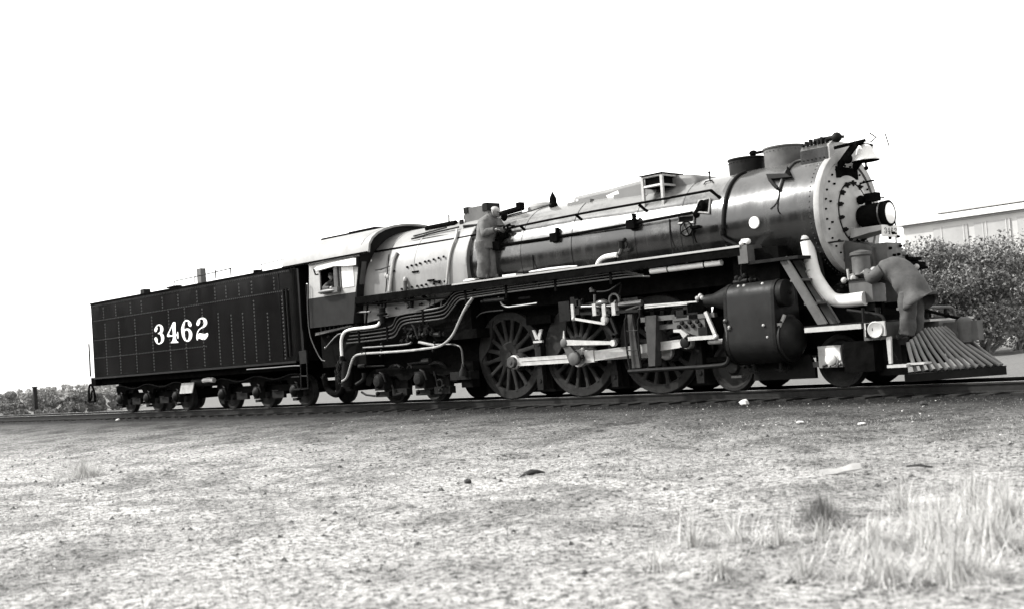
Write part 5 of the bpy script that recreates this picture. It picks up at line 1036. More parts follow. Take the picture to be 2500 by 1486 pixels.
def hand(mb, w, d, side, s=1.):
    d = Vector(d).normalized(); u = Vector((0, 0, 1)); a = d.cross(u); a = a.normalized() if a.length > .1 else Vector((1, 0, 0)); n_ = a.cross(d)
    w = Vector(w)
    mb.tube([w, w+d*.04*s, w+d*.085*s], [.03*s, .042*s, .04*s], 8)
    for i, (L_, off) in enumerate(((.07, -.03), (.08, -.01), (.075, .01), (.055, .03))):
        b0 = w+d*.08*s+a*off*s; b1 = b0+d*L_*.5*s-n_*.006; b2 = b1+d*L_*.35*s-n_*L_*.35*s
        mb.tube([b0, b1, b2], [.0105*s, .0095*s, .007*s], 6)
    t0 = w+d*.025*s-a*.035*s*side; t1 = t0+d*.035*s-a*.025*s*side; t2 = t1+d*.03*s-n_*.012
    mb.tube([t0, t1, t2], [.013*s, .011*s, .008*s], 6)
def head(mb, c, fwd, s=1., up=(0, 0, 1)):
    fwd = Vector(fwd).normalized(); up = Vector(up); up = (up-fwd*up.dot(fwd)).normalized(); rt = fwd.cross(up); c = Vector(c)
    def P(x, y, z): return c+rt*x*s+fwd*y*s+up*z*s
    o = MB().ball((0, 0, 0), (.078, .096, .115), 16, 12)
    vs = []
    for v in o.v:
        x, y, z = v
        if z < -.02: k = 1-.45*min(1, (-.02-z)/.1); x *= k; y = y*(1-.25*min(1, (-.02-z)/.1))+.012
        vs.append(P(x, y, z))
    mb.add(vs, o.f)
    mb.tube([P(0, .088, .012), P(0, .112, -.022), P(0, .094, -.032)], [.010*s, .016*s, .011*s], 6)   # nose
    for sx in (-1, 1):
        mb.ball(P(sx*.031, .082, .008), .013*s, 8, 6); mb.ball(P(sx*.08, -.005, -.005), (.012*s, .02*s, .03*s), 8, 6)
        mb.tube([P(sx*.018, .09, .03), P(sx*.047, .08, .03)], .007*s, 5)
    mb.tube([P(-.024, .083, -.058), P(0, .092, -.058), P(.024, .083, -.058)], .007*s, 5)
    mb.tube([P(-.02, .08, -.07), P(0, .088, -.07), P(.02, .08, -.07)], .007*s, 5)
    return P
def figure(name, label, group, body, root, edges, headc, fwd, hands, cloth, up=(0, 0, 1), hs=1., fat=1.25):
    v, f = skin(body, edges, root, 2, fat)
    mb = MB().add(v, f); nb_ = len(mb.f)
    P = head(mb, headc, fwd, hs, up)
    for w, d, sd_ in hands: hand(mb, w, d, sd_)
    me = mb.mesh(name, cloth, 60)
    me.materials.append(M['skin'])
    mi = [0]*nb_+[1]*(len(me.polygons)-nb_); me.polygons.foreach_set('material_index', mi)
    o = bpy.data.objects.new(name, me); COL.objects.link(o); tag(o, label, 'person', group)
    return o, P
def V3(p_, dx=0, dy=0, dz=0): return (p_[0]+dx, p_[1]+dy, p_[2]+dz)
def cloth(mb, pts, radii, seed, folds=.07, n=22, m=18, hem=0.):
    r = random.Random(seed); P = [Vector(p_) for p_ in pts]; k = len(P)-1
    ph = [r.uniform(0, 6.28) for _ in range(8)]; vs = []; fs = []
    def at(t):
        i = min(int(t*k), k-1); f = t*k-i; f = f*f*(3-2*f)*.5+f*.5; ra, rb_ = radii[i], radii[i+1]
        return P[i].lerp(P[i+1], f), ra[0]+(rb_[0]-ra[0])*f, ra[1]+(rb_[1]-ra[1])*f
    for q in range(m+1):
        t = q/m; c, ra, rb_ = at(t); c2 = at(min(1, t+.02))[0]; c1 = at(max(0, t-.02))[0]; ax = (c2-c1).normalized()
        b_ = Vector((0, 1, 0)); b_ = (b_-ax*b_.dot(ax)).normalized(); a = b_.cross(ax)
        for j in range(n):
            th = 2*PI*j/n
            w = 1+folds*(math.sin(2*th+7*t+ph[0])*.5+math.sin(3*th-11*t+ph[1])*.5+.6*math.sin(17*t+th+ph[2])+.5*math.sin(5*th+6*t+ph[3])*t)
            vs.append(c+(a*math.cos(th)*ra+b_*math.sin(th)*rb_)*w+(Vector((0, 0, -hem*math.sin(2*th+ph[4]))) if q == m else Vector()))
    for q in range(m):
        for j in range(n): fs.append((q*n+j, q*n+(j+1) % n, (q+1)*n+(j+1) % n, (q+1)*n+j))
    return mb.add(vs, fs)
def garment(name, mb, m, parent):
    o = mb.build(name, m, parent, ang=80); k = o.modifiers.new('thickness', 'SOLIDIFY'); k.thickness = .012; k.offset = 1; return o
# workman standing on the running board, back to us, hands at the valves
k1 = [(-2.397,-1.34,2.991),(-2.358,-1.34,3.366),(-2.341,-1.34,3.804),(-2.256,-1.34,4.073),(-2.178,-1.34,4.272),(-2.078,-1.34,4.407),(-1.986,-1.34,4.474)]
FT = 2.925
B1 = {'pelvis': ((-2.32, -1.32, 3.80), (.165, .15)), 'belly': ((-2.30, -1.31, 3.97), (.155, .14)), 'chest': ((-2.24, -1.29, 4.18), (.17, .15)), 'top': ((-2.17, -1.27, 4.34), (.11, .10)), 'neck': ((-2.10, -1.25, 4.42), .06), 'skull': ((-2.05, -1.24, 4.47), .06),
      'hipl': ((-2.31, -1.24, 3.74), .115), 'kneel': ((-2.23, -1.22, 3.37), .085), 'ankl': ((-2.25, -1.22, 3.0), .075), 'toel': ((-2.06, -1.2, 2.965), .045),
      'hipr': ((-2.33, -1.42, 3.74), .12), 'kneer': ((-2.30, -1.44, 3.36), .09), 'ankr': ((-2.36, -1.44, 3.0), .08), 'toer': ((-2.17, -1.46, 2.965), .045),
      'shr': ((-2.20, -1.44, 4.30), .085), 'elr': ((-2.10, -1.52, 4.03), .065), 'wrr': ((-1.90, -1.40, 4.06), .04),
      'shl': ((-2.12, -1.10, 4.30), .085), 'ell': ((-1.95, -1.06, 4.06), .062), 'wrl': ((-1.78, -1.14, 4.1), .04)}
E1_ = [('pelvis', 'belly'), ('belly', 'chest'), ('chest', 'top'), ('top', 'neck'), ('neck', 'skull'), ('pelvis', 'hipl'), ('hipl', 'kneel'), ('kneel', 'ankl'), ('ankl', 'toel'), ('pelvis', 'hipr'), ('hipr', 'kneer'), ('kneer', 'ankr'), ('ankr', 'toer'), ('top', 'shr'), ('shr', 'elr'), ('elr', 'wrr'), ('top', 'shl'), ('shl', 'ell'), ('ell', 'wrl')]
p1, P1 = figure('person', 'workman in pale grey overalls standing on the running board, facing the boiler', None, B1, 'pelvis', E1_, (-2.0, -1.23, 4.52), (.85, .25, -.45), [((-1.90, -1.40, 4.06), (.9, .3, .1), 1), ((-1.78, -1.14, 4.1), (.9, .1, .15), -1)], 'denim', (.4, 0, .9), 1.05)
cv = MB().ball((0, 0, 0), (.09, .108, .07), 16, 8)
MB().add([P1(v[0], v[1]-.008, v[2]+.055) for v in cv.v], cv.f).add([P1(x, y, .05) for x, y in ((-.05, .08), (.05, .08), (.04, .15), (-.04, .15))]+[P1(x, y, .062) for x, y in ((-.05, .08), (.05, .08), (.04, .15), (-.04, .15))], [(0, 1, 2, 3), (7, 6, 5, 4), (0, 4, 5, 1), (1, 5, 6, 2), (2, 6, 7, 3), (3, 7, 4, 0)]).build('cap', 'hair', p1)
mb = cloth(MB(), [(-2.33, -1.32, 3.66), (-2.31, -1.32, 3.9), (-2.27, -1.30, 4.1), (-2.21, -1.28, 4.27), (-2.14, -1.26, 4.39), (-2.10, -1.25, 4.43)], [(.235, .25), (.215, .235), (.215, .25), (.2, .27), (.12, .16), (.08, .08)], 3, .05, 30, 26)
for a_, b_, c_2 in (('shr', 'elr', 'wrr'), ('shl', 'ell', 'wrl')): cloth(mb, [B1[a_][0], B1[b_][0], B1[c_2][0]], [(.12, .12), (.1, .1), (.065, .065)], len(mb.v), .09, 16, 16)
garment('work_jacket', mb, 'jacketcloth', p1)
# workman bent double over the pump at the front
dk0 = .84
B2 = {'pelvis': ((8.12, -.98, 1.74), (.19, .17)), 'belly': ((8.02, -.97, 1.92), (.19, .17)), 'chest': ((7.86, -.95, 2.07), (.20, .18)), 'top': ((7.70, -.92, 2.12), (.13, .12)), 'neck': ((7.60, -.89, 2.10), .065), 'skull': ((7.54, -.87, 2.07), .06),
      'hipl': ((8.14, -.86, 1.66), .13), 'kneel': ((8.14, -.80, 1.28), .09), 'ankl': ((8.10, -.80, .93), .065), 'toel': ((7.92, -.80, .875), .045),
      'hipr': ((8.16, -1.08, 1.66), .13), 'kneer': ((8.15, -1.12, 1.26), .095), 'ankr': ((8.08, -1.10, .93), .065), 'toer': ((7.90, -1.12, .875), .045),
      'shr': ((7.72, -1.10, 2.10), .10), 'elr': ((7.52, -1.16, 1.98), .07), 'wrr': ((7.38, -1.0, 2.10), .04),
      'shl': ((7.70, -.74, 2.12), .09), 'ell': ((7.50, -.62, 1.98), .07), 'wrl': ((7.36, -.66, 2.1), .04)}
p2, P2 = figure('person', 'workman in long coat bent double over the air pump at the front of the locomotive', None, B2, 'pelvis', E1_, (7.47, -.86, 2.03), (-.8, .1, -.75), [((7.38, -1.0, 2.10), (-.9, .2, .1), 1), ((7.36, -.66, 2.1), (-.9, .1, .1), -1)], 'darkcloth', (-.6, 0, .8), 1.0)
cv = MB().ball((0, 0, 0), (.09, .108, .06), 16, 8)
MB().add([P2(v[0], v[1]-.008, v[2]+.055) for v in cv.v], cv.f).build('cap', 'darkcloth', p2)
# the coat: a flared shell over back and hips with a hem that hangs open
mb = MB()
cloth(mb, [(7.60, -.92, 2.06), (7.74, -.93, 2.12), (7.90, -.95, 2.10), (8.05, -.97, 1.97), (8.18, -.98, 1.79), (8.27, -.99, 1.60), (8.34, -1.0, 1.45)], [(.13, .15), (.2, .24), (.24, .27), (.25, .28), (.25, .29), (.26, .31), (.31, .34)], 5, .07, 30, 26, .07)
for a_, b_, c_2, r0, r1 in (('shr', 'elr', 'wrr', .115, .065), ('shl', 'ell', 'wrl', .11, .065)):
    cloth(mb, [B2[a_][0], B2[b_][0], B2[c_2][0]], [(r0, r0), (r0*.85, r0*.85), (r1, r1)], len(mb.v), .09, 16, 16)
garment('coat', mb, 'coat', p2)
for nm in ('l', 'r'):
    a, b_, c, t = (Vector(B2[k+nm][0]) for k in ('hip', 'knee', 'ank', 'toe'))
    garment('trouser_leg', cloth(MB(), [a, b_, c+Vector((0, 0, -.02))], [(.17, .16), (.135, .13), (.13, .12)], ord(nm), .09), 'trouser', p2)
    MB().tube([c+Vector((.03, 0, -.06)), c.lerp(t, .5)+Vector((0, 0, -.01)), t], [.05, .055, .045], 10).build('boot', 'leather', p2)
for nm in ('l', 'r'):
    c, t = (Vector(B1[k+nm][0]) for k in ('ank', 'toe'))
    MB().tube([c+Vector((-.03, 0, -.035)), c.lerp(t, .5)+Vector((0, 0, -.02)), t], [.045, .05, .04], 10).build('boot', 'leather', p1)
    a, b_ = (Vector(B1[k+nm][0]) for k in ('knee', 'ank'))
    hp_ = Vector(B1['hip'+nm][0])
    garment('trouser_leg', cloth(MB(), [hp_+Vector((0, 0, .1)), a, b_+Vector((0, 0, -.04))], [(.19, .17), (.145, .14), (.14, .13)], ord(nm)+4, .07), 'denim', p1)
# driver leaning in the cab window
B3 = {'pelvis': ((-8.75, -1.15, 2.95), (.17, .15)), 'belly': ((-8.72, -1.17, 3.12), (.16, .14)), 'chest': ((-8.66, -1.22, 3.3), (.17, .15)), 'top': ((-8.6, -1.28, 3.43), (.11, .1)), 'neck': ((-8.56, -1.32, 3.5), .06), 'skull': ((-8.54, -1.33, 3.54), .06),
      'hipl': ((-8.7, -1.0, 2.9), .12), 'kneel': ((-8.35, -1.0, 2.88), .09), 'ankl': ((-8.3, -1.0, 2.45), .07), 'toel': ((-8.12, -1.0, 2.41), .045),
      'hipr': ((-8.7, -1.24, 2.9), .12), 'kneer': ((-8.36, -1.26, 2.88), .09), 'ankr': ((-8.3, -1.26, 2.45), .07), 'toer': ((-8.12, -1.26, 2.41), .045),
      'shr': ((-8.62, -1.42, 3.38), .085), 'elr': ((-8.5, -1.66, 3.27), .065), 'wrr': ((-8.22, -1.66, 3.27), .04),
      'shl': ((-8.5, -1.12, 3.4), .085), 'ell': ((-8.4, -1.1, 3.2), .062), 'wrl': ((-8.2, -1.2, 3.3), .04)}
p3, P3 = figure('person', 'crewman in dark clothes leaning on the cab window sill', None, B3, 'pelvis', E1_, (-8.5, -1.38, 3.60), (.75, -.6, -.1), [((-8.22, -1.66, 3.27), (1, .05, -.05), 1), ((-8.2, -1.2, 3.3), (1, -.1, 0), -1)], 'darkcloth', (0, 0, 1), 1.05)
cv = MB().ball((0, 0, 0), (.09, .108, .07), 16, 8)
MB().add([P3(v[0], v[1]-.008, v[2]+.055) for v in cv.v], cv.f).add([P3(x, y, .05) for x, y in ((-.05, .08), (.05, .08), (.04, .16), (-.04, .16))]+[P3(x, y, .062) for x, y in ((-.05, .08), (.05, .08), (.04, .16), (-.04, .16))], [(0, 1, 2, 3), (7, 6, 5, 4), (0, 4, 5, 1), (1, 5, 6, 2), (2, 6, 7, 3), (3, 7, 4, 0)]).build('cap', 'darkcloth', p3)

# things lying on the running board
wq = [(-1.564,-1.58,2.948),(-1.115,-1.58,2.941),(-1.125,-1.58,2.846),(-1.547,-1.58,2.84)]
tag(MB().quadbox(wq, (0, .25, 0)).build('wooden_box', 'white'), 'small white box lying on the running board just right of the standing workman', 'box')
tag(MB().box(-2.9, -2.5, -1.6, -1.3, 2.925, 2.955).box(-2.85, -2.6, -1.58, -1.35, 2.955, 2.975).build('folded_cloth', 'white'), 'pale folded cloth on the running board left of the standing workman\'s feet', 'cloth')
tag(MB().tube([(-.7, -1.55, 2.93), (-.2, -1.5, 2.94), (.4, -1.56, 2.925), (.75, -1.53, 2.915)], [.02, .03, .028, .015], 8).build('rag', 'white'), 'long white rag trailed along the running board edge', 'rag')

# ------------------------------------------------------------------ ground details
def cards(n, cx, cy, L_, W_, tilt, seed, zoff=0.):
    pass
def blades(name, m, X, Y, length, width, lean, seed, curve=.5, segs=1):
    r = np.random.default_rng(seed); n = len(X)
    th = r.uniform(0, 2*PI, n); L = length*r.uniform(.35, 1.35, n); w = width*r.uniform(.6, 1.3, n); le = lean*r.uniform(.1, 1.9, n)
    dirx, diry = np.cos(th), np.sin(th); Z = ghigh(X, Y); px, py = -diry, dirx
    rows = []
    for k in range(segs+1):
        t = k/segs; ang = le*(1+curve*t); 
        out = L*t*np.sin(ang); up = L*t*np.cos(np.clip(ang, 0, 1.5))+.002
        ww = w*(1-t)
        ccx, ccy, ccz = X+dirx*out, Y+diry*out, Z+up
        rows.append((np.stack([ccx-px*ww/2, ccy-py*ww/2, ccz], -1), np.stack([ccx+px*ww/2, ccy+py*ww/2, ccz], -1)))
    if segs == 1:
        V = np.stack([rows[0][0], rows[0][1], (rows[1][0]+rows[1][1])/2], 1).reshape(-1, 3); F = np.arange(3*n).reshape(n, 3)
    else:
        V = np.stack([q for k in range(segs) for q in rows[k]]+[(rows[segs][0]+rows[segs][1])/2], 1)
        nv = V.shape[1]; base = (np.arange(n)*nv)[:, None]; V = V.reshape(-1, 3)
        tri = []
        for k in range(segs-1): tri += [(2*k, 2*k+1, 2*k+3), (2*k, 2*k+3, 2*k+2)]
        tri.append((2*segs-2, 2*segs-1, 2*segs)); F = (base[:, :, None]+np.array(tri)[None]).reshape(-1, 3)
    me = bpy.data.meshes.new(name); fast_mesh(me, V, F); me.materials.append(M[m])
    o = bpy.data.objects.new(name, me); COL.objects.link(o); return o
CAM = np.array([17.6148, -20.7315]); FW = np.array([-.702195, .710642]); RT = np.array([.7072, .7033])
def scatter(n, d0, d1, half, seed, p_=1.):
    r = np.random.default_rng(seed); d = d0+(d1-d0)*r.uniform(0, 1, n)**p_; u = r.uniform(-half, half, n)*d
    P = CAM[None]+d[:, None]*FW[None]+u[:, None]*RT[None]; return P[:, 0], P[:, 1], r
X, Y, r = scatter(150000, 4.5, 19, .50, 5, .9)
keep = (Y < -4.5) & (r.uniform(0, 1, len(X)) < .35+.65*(noise2(X*1.3, Y*1.3, 8) > -.2))
o = blades('dry_turf', 'straw', X[keep], Y[keep], .04, .006, 1.15, 6); tag(o, 'short trampled bleached turf covering the foreground', 'grass', None, 'stuff')
X, Y, r = scatter(60000, 4.5, 30, .5, 15, .75)
keep = (Y < -1.7)
def chips(name, m, X, Y, s, seed):
    r = np.random.default_rng(seed); n = len(X); s_ = s*r.uniform(.4, 1.6, n); th = r.uniform(0, 6.28, n); Z = ghigh(X, Y)
    base = np.array([(1, 0, 0), (-.5, .87, 0), (-.5, -.87, 0), (.1, .1, .75)])
    V = np.zeros((n, 4, 3))
    for k in range(4):
        b0 = base[k]*(1 if k == 3 else 1); jx = r.uniform(.7, 1.3, n)
        V[:, k, 0] = X+s_*jx*(b0[0]*np.cos(th)-b0[1]*np.sin(th)); V[:, k, 1] = Y+s_*jx*(b0[0]*np.sin(th)+b0[1]*np.cos(th)); V[:, k, 2] = Z-.004+s_*b0[2]*jx
    F = (np.arange(n)*4)[:, None, None]+np.array([(0, 1, 3), (1, 2, 3), (2, 0, 3)])[None]
    me = bpy.data.meshes.new(name); fast_mesh(me, V.reshape(-1, 3), F.reshape(-1, 3)); me.materials.append(M[m])
    o = bpy.data.objects.new(name, me); COL.objects.link(o); return o
tag(chips('cinder_chips', 'pebble', X[keep], Y[keep], .011, 4), 'loose cinder chips and pebbles over the yard', 'gravel', None, 'stuff')
X, Y, r = scatter(900, 6, 28, .5, 18, .7); k_ = Y < -1.9
tag(chips('yard_gravel', 'stone', X[k_], Y[k_], .014, 14), 'scattered pale stones over the yard', 'gravel', None, 'stuff')
X, Y, r = scatter(700, 6, 26, .5, 19, .7); k_ = Y < -3
tag(chips('clinker', 'darkwood', X[k_], Y[k_], .03, 15), 'scattered black clinker over the yard', 'gravel', None, 'stuff')
r = np.random.default_rng(77); X = r.uniform(-40, 14, 9000); Y = r.uniform(-2.3, 2.2, 9000)
tag(chips('track_ballast', 'ballast', X, Y, .022, 9), 'dark ballast chips along the rails', 'ballast', None, 'stuff')

def stone(name, loc, s, m, seed, label, cat='stone', group=None):
    r = random.Random(seed); me_ = MB().ball((0, 0, 0), 1, 9, 7)
    vs = []
    for v in me_.v:
        k = 1+r.uniform(-.22, .22); vs.append((v[0]*s[0]*k, v[1]*s[1]*k, v[2]*s[2]*k))
    o = MB().add(vs, me_.f).build(name, m, None, loc, ang=20); tag(o, label, cat, group); return o
def gpt(px, py): pass
for (q, s, m, lab) in (([(4.944,-1.709,-0.200)][0], (.10, .09, .07), 'stone', 'white stone lying beside the near rail below the cylinder'),
                       ([(9.065,-2.760,-0.200)][0], (.07, .06, .06), 'darkwood', 'dark lump lying on the cinders below the pilot'),
                       ([(3.336,-14.470,-0.420)][0], (.055, .05, .045), 'stone', 'round pale stone on the turf at the far left'),
                       ([(-20.917,-1.798,-0.220)][0], (.09, .07, .05), 'stone', 'pale stone by the rail under the rear of the tender'),
                       ([(7.405,-11.374,-0.400)][0], (.045, .04, .035), 'darkwood', 'small black clinker on the turf near the middle'),
                       ([(9.485,-5.622,-0.380)][0], (.06, .04, .02), 'stone', 'flat pale stone on the turf right of the middle'),
                       ([(8.374,-5.420,-0.400)][0], (.065, .04, .02), 'stone', 'flat pale stone nearest above the broken board')):
    stone('stone', (q[0], q[1], float(ghigh(np.array([q[0]]), np.array([q[1]]))[0])+.02), s, m, hash(lab) % 99 if False else len(lab), lab)
def gh(x, y): return float(ghigh(np.array([x]), np.array([y]))[0])
q = [(7.803,-10.680,-0.420)][0]
def crumple(mb, k, seed):
    r_ = random.Random(seed); mb.v = [(v[0]+r_.uniform(-k, k), v[1]+r_.uniform(-k, k), v[2]+r_.uniform(-k, k)) for v in mb.v]; return mb
mb = MB().tube([(q[0]-.11, q[1]-.10, gh(q[0]-.1, q[1]-.1)+.0), (q[0]-.05, q[1]-.04, gh(q[0], q[1])+.02), (q[0], q[1], gh(q[0], q[1])+.035), (q[0]+.05, q[1]+.06, gh(q[0], q[1])+.03), (q[0]+.12, q[1]+.11, gh(q[0]+.1, q[1]+.1)+.0)], [.008, .022, .03, .028, .008], 8)
tag(crumple(mb, .006, 3).build('bark_strip', 'darkwood'), 'curled strip of black bark lying on the turf near the middle', 'bark')
q = Vector([(11.730,-10.250,-0.420)][0]); z = gh(q.x, q.y)
bd = MB()
for k in range(6):
    a_ = k/5; b0 = Vector((q.x-.17+.30*a_, q.y-.18+.30*a_, z+.0+.05*a_)); wv = Vector((-.03, .055, .05+.01*math.sin(k*2)))
    bd.v += [tuple(b0), tuple(b0+wv), tuple(b0+wv+Vector((.012, .014, -.012))), tuple(b0+Vector((.012, .014, -.012)))]
for k in range(5):
    for m_ in range(4): bd.f.append((k*4+m_, k*4+(m_+1) % 4, k*4+4+(m_+1) % 4, k*4+4+m_))
bd.f += [(3, 2, 1, 0), (20, 21, 22, 23)]
tag(crumple(bd, .006, 5).build('board', 'wood'), 'pale broken board tilted on the turf at the right', 'board')
q = Vector([(12.249,-9.671,-0.420)][0]); z = gh(q.x, q.y)
tag(crumple(MB().tube([(q.x-.10, q.y-.07, z+.03), (q.x, q.y+.02, z+.035), (q.x+.05, q.y+.03, z+.02), (q.x+.11, q.y+.08, z+.01)], [.008, .016, .014, .006], 6), .005, 6).build('stick', 'darkwood'), 'dark twisted stick on the turf at the right above the tall grass', 'stick')

# tufts of tall grass
def tuft(label, x, y, n, length, spread, width, m, seed, lean=.45, group=None, name='grass_tuft', curve=1.3):
    r = np.random.default_rng(seed); a = r.uniform(0, 6.28, n); d = spread*r.normal(0, .55, n)
    X = x+d*np.cos(a); Y = y+d*np.sin(a)
    o = blades(name, m, X, Y, length, width, lean, seed, curve, 6); tag(o, label, 'grass', group); return o
q = [(-0.927,-12.265,-0.420),(-0.471,-12.026,-0.420),(-1.807,-12.256,-0.420)]
tuft('broad bleached grass tuft standing alone at the left', q[0][0], q[0][1], 1500, .34, .42, .006, 'tuft', 31, .5)
qs = [(12.530,-13.918,-0.450),(12.698,-13.590,-0.450),(13.107,-13.691,-0.450),(13.277,-13.370,-0.450),(13.735,-13.524,-0.450),(13.659,-12.692,-0.450),(14.086,-13.226,-0.450),(13.164,-11.941,-0.450),(12.786,-14.682,-0.450),(13.331,-14.719,-0.450),(13.788,-14.512,-0.450),(14.203,-14.325,-0.450),(14.579,-14.154,-0.450),(14.426,-13.249,-0.450),(13.737,-11.873,-0.450),(14.169,-12.328,-0.450)]
labs = ['tall bleached grass tuft, leftmost of the foreground clump', 'sparse bent grass tuft right of the leftmost clump', 'arching grass tuft left of the grey weed', 'short pale grass tuft just below the grey weed', 'dense white grass tuft below right of the weed', 'upright grass tuft right of the grey weed', 'dense white grass tuft near the right edge', 'thin arching grass tuft behind the right clump', 'low grass tuft at the bottom edge, leftmost there', 'grass tuft at the bottom edge below the tall left clump', 'grass tuft at the bottom edge below the weed', 'dense grass tuft at the bottom edge right of the weed', 'dense grass tuft in the bottom right corner', 'white grass tuft at the right edge', 'upper white grass tuft at the right edge', 'outermost white grass tuft cut by the right edge']
for i, (q, lab) in enumerate(zip(qs, labs)):
    dense = i in (4, 6, 11, 12, 13, 14, 15)
    tuft(lab, q[0], q[1], 1000 if dense else 200, (.32, .24, .28, .18, .24, .3, .32, .3, .2, .22, .2, .24, .28, .34, .32, .36)[i], .36 if dense else .2, .0062, 'tuft', 50+i, .5, 'bleached grass tufts in the right foreground')
q = [(13.049,-12.968,-0.440)][0]
tuft('bushy grey weed among the white grass in the right foreground', q[0], q[1], 1600, .26, .24, .003, 'weed', 90, .3, None, 'weed', .6)
q = [(10.939,-14.221,-0.440)][0]
tuft('single dark wiry stem at the bottom middle', q[0], q[1], 3, .13, .01, .006, 'darkwood', 92, .3, None, 'weed', 1.)
q = [(7.834,-15.717,-0.440)][0]
tuft('few dark stems at the bottom left', q[0], q[1], 6, .07, .08, .006, 'darkwood', 93, .5, None, 'weed', 1.)
for i, (q, lab) in enumerate(zip([(-3.562,-10.020,-0.420),(0.383,-13.346,-0.420),(1.941,-10.847,-0.420),(7.053,-12.589,-0.420),(11.412,-12.553,-0.420),(10.310,-14.677,-0.420),(3.828,-10.814,-0.420),(8.601,-10.071,-0.420)], ('dark low weed patch right of the big left tuft', 'low weed patch below the big left tuft', 'dark low weed in the turf left of the middle', 'low dark weed in the turf below the tender front', 'dark low weed patch above the right foreground clump', 'low weed at the bottom middle', 'dark weed below the cab', 'low dark weed below the driving wheels'))):
    tuft(lab, q[0], q[1], 120, .07, .35, .006, 'weed', 110+i, .9, 'low weeds in the turf', 'low_weed')

# ------------------------------------------------------------------ background plants, pole, building
def shrub(name, label, cat, x, y, w, h, n, leaf, m, seed, group, trunk=.05, base=.1):
    r = np.random.default_rng(seed); root = empty(name, label, cat, (x, y, -.3), group)
    nc = 36; C = np.stack([r.normal(0, .42, nc)*w, r.normal(0, .33, nc)*w, base*h+(h*(1-base))*r.uniform(.1, .86, nc)], -1); rad = h*r.uniform(.07, .24, nc)
    k = r.integers(0, nc, n); d = r.normal(0, 1, (n, 3)); d /= np.linalg.norm(d, axis=1)[:, None]; d *= (r.uniform(.3, 1.05, n)**.5)[:, None]
    P = C[k]+d*rad[k][:, None]*np.array([1.2, 1.2, .9]); P[:, 2] = np.clip(P[:, 2], .05, None)
    a = r.normal(0, 1, (n, 3)); a /= np.linalg.norm(a, axis=1)[:, None]; b_ = np.cross(a, r.normal(0, 1, (n, 3))); b_ /= np.linalg.norm(b_, axis=1)[:, None]
    s_ = leaf*r.uniform(.5, 1.4, n)[:, None]
    V = np.stack([P-a*s_, P+b_*s_*.55, P+a*s_, P-b_*s_*.55], 1).reshape(-1, 3); F = np.arange(4*n).reshape(n, 4)
    me = bpy.data.meshes.new('crown'); fast_mesh(me, V, F); me.materials.append(M[m]); o = bpy.data.objects.new('crown', me); COL.objects.link(o); o.parent = root
    mb = MB()
    for i in range(0, nc, 3):
        st = Vector((r.normal(0, .06)*w, r.normal(0, .06)*w, -.1)); en = Vector(C[i]); mid_ = st.lerp(en, .5)+Vector((r.normal(0, .08)*w, r.normal(0, .08)*w, .1*h))
        mb.tube([st, st.lerp(mid_, .6), mid_, en], [trunk, trunk*.75, trunk*.5, trunk*.15], 6)
    mb.build('trunk', 'bark', root)
    return root
for i, (px, dep, w, h, n, leaf, lab) in enumerate((((-48.30,7.01), 0, 1.6, 1.27, 7800, .045, 'pale scrubby bush behind the rail at the far left, by the post'), ((-41.48,5.31), 0, 1.3, 0.89, 7200, .045, 'low dark bush behind the rail left of the tender'), ((-40.87,5.91), 0, 1.5, 1.15, 9000, .045, 'taller dark bush behind the rail left of the tender'), ((-42.16,7.45), 0, 1.4, 1.06, 8400, .045, 'dark bush behind the rail seen past the tender step'), ((-43.30,9.13), 0, 1.5, 0.94, 7800, .045, 'pale bush seen below the rear of the tender'), ((-41.12,2.84), 0, 1.6, 1.02, 7800, .045, 'bush behind the rail cut by the left edge'), ((-46.25,11.85), 0, 1.6, 0.85, 6600, .045, 'low bush seen between the tender wheels'), ((-58.91,9.19), 0, 1.8, 1.44, 7800, .045, 'far bush at the left edge'))):
    shrub('bush', lab, 'bush', px[0], px[1], w, h, n, leaf, 'leaf' if i in (2, 3) else 'leafpale', 200+i, 'bushes beyond the track at the left', .03, .0)
for i, (px, w, h, lab) in enumerate((((-131.25,43.25), 5, 3.0, 'distant pale tree left of the tender, left one'), ((-137.73,50.92), 6, 3.4, 'distant pale tree left of the tender, just above the dark bushes'), ((-134.68,39.86), 6, 3.2, 'distant pale tree at the left edge'), ((-144.85,57.96), 6, 3.2, 'distant pale tree right behind the tender rear corner'))):
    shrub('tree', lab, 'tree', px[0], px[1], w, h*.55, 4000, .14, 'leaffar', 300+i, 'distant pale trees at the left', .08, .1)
q = (-44.47,5.17)
tag(MB().box(q[0]-.09, q[0]+.09, q[1]-.09, q[1]+.09, -.4, 1.2).box(q[0]-.12, q[0]+.12, q[1]-.12, q[1]+.12, 1.2, 1.26).build('post', 'sleeper'), 'dark wooden post standing in the scrub at the far left', 'post')
for i, (px, w, h, n, lab) in enumerate((((-6.62,28.49), 2.6, 3.9, 14000, 'bushy tree behind the hooded lamp'), ((-4.93,27.35), 3.0, 5.2, 18000, 'tall bushy tree behind the pilot, below the building corner'), ((-4.84,30.25), 3.0, 5.2, 18000, 'bushy tree below the building at the right'), ((-3.09,29.17), 3.0, 5.4, 18000, 'bushy tree near the right edge'), ((-3.65,34.24), 3.2, 5.2, 18000, 'bushy tree cut by the right edge'), ((-11.04,35.39), 2.6, 3.2, 12000, 'low bushy tree seen between headlight and pump'))):
    shrub('tree', lab, 'tree', px[0], px[1], w, h, n, .075, 'leaf' if i % 2 else 'leafpale', 400+i, 'bushy trees behind the pilot at the right', .07, .05)
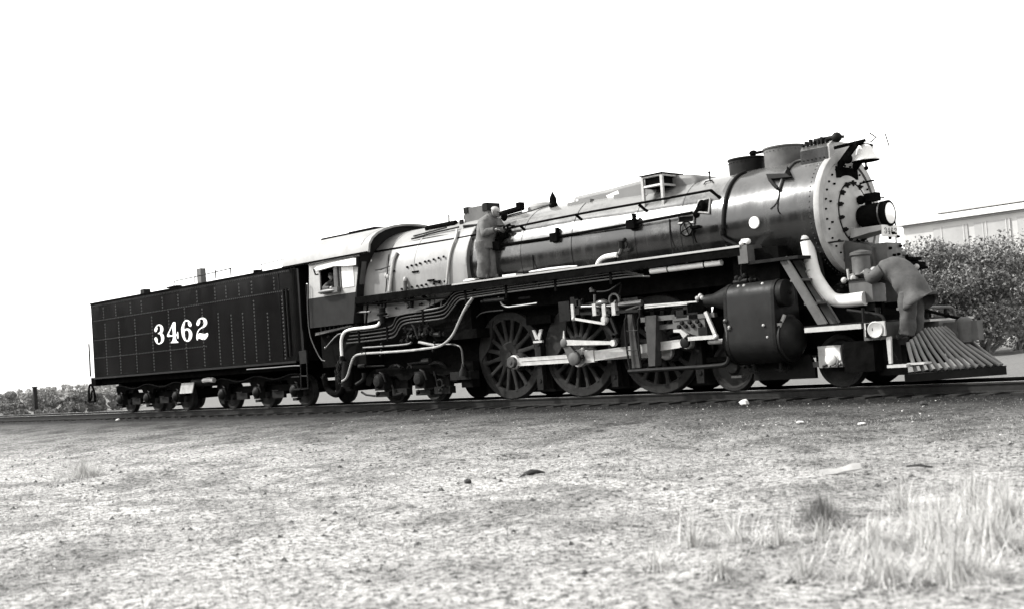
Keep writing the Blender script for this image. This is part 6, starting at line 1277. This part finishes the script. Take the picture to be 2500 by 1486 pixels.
# building
A_ = Vector((*(-22.71,63.25), 0)); B_ = Vector((*(-10.29,62.86), 0)); dirb = (B_-A_).normalized(); nb2 = Vector((-dirb.y, dirb.x, 0))
if nb2.dot(Vector((-.7, .7, 0))) < 0: nb2 = -nb2
Lb = (B_-A_).length
bld = empty('building', 'hall in haze-paled colours with a long window band and sheet roof above the trees at the right', 'building', (A_.x, A_.y, 0)); bld.rotation_euler = (0, 0, math.atan2(dirb.y, dirb.x))
sg = 1 if nb2.dot(Vector((-dirb.y, dirb.x, 0))) > 0 else -1
he = 8.7
MB().box(0, Lb, 0, 10*sg, -.4, he).build('wall', 'wall', bld)
MB().prism([(-.5*sg, he), (10.5*sg, he), (10.5*sg, he+.15), (6*sg, he+.9), (4*sg, he+.9), (-.5*sg, he+.15)], -.5, Lb+.5, 'x').build('roof', 'roofpale', bld)
MB().box(1.0, Lb-1, 4*sg-.6, 4*sg+.6, he+.9, he+1.0).build('roof_ridge', 'wallwin', bld)
for i in range(3):
    x0 = 2.4+i*(Lb-3)/3
    w_ = MB().box(x0, x0+(Lb-3)/3-.5, -.06*sg, .05*sg, he-2.6, he-.5).build('window', 'wallwin', bld)
    for j in range(5): MB().box(x0+.6+j*1.7, x0+.68+j*1.7, -.09*sg, -.05*sg, he-2.6, he-.5).build('glazing_bar', 'wall', w_)
MB().box(0, Lb, -.12*sg, .0, he-3.5, he-3.3).box(0, Lb, -.12*sg, 0, he-.15, he-.02).pieces('string_course', 'wallwin', bld)
# unseen wood behind the photographer, added and raised to darken enamel reflections
r = np.random.default_rng(500); n = 60000
t = r.uniform(0, 1, n); dd = r.uniform(0, 6, n); hh = r.uniform(0, 1, n)*(15+2.5*np.sin(t*40)+2*np.sin(t*97+1))
bx = -150+230*t-dd*.2; by = -40-28*np.sin(t*PI*.5)-dd
a = r.normal(0, 1, (n, 3)); a /= np.linalg.norm(a, axis=1)[:, None]; b_ = np.cross(a, r.normal(0, 1, (n, 3))); b_ /= np.linalg.norm(b_, axis=1)[:, None]
P = np.stack([bx, by, hh-.3], -1)
V = np.stack([P-a*.7, P+b_*.5, P+a*.7, P-b_*.5], 1).reshape(-1, 3)
me = bpy.data.meshes.new('reflection_wood'); fast_mesh(me, V, np.arange(4*n).reshape(n, 4)); me.materials.append(M['leaf'])
o = bpy.data.objects.new('reflection_wood', me); COL.objects.link(o); tag(o, 'unseen line of dark trees added behind the photographer to darken reflections', 'trees', None, 'stuff')
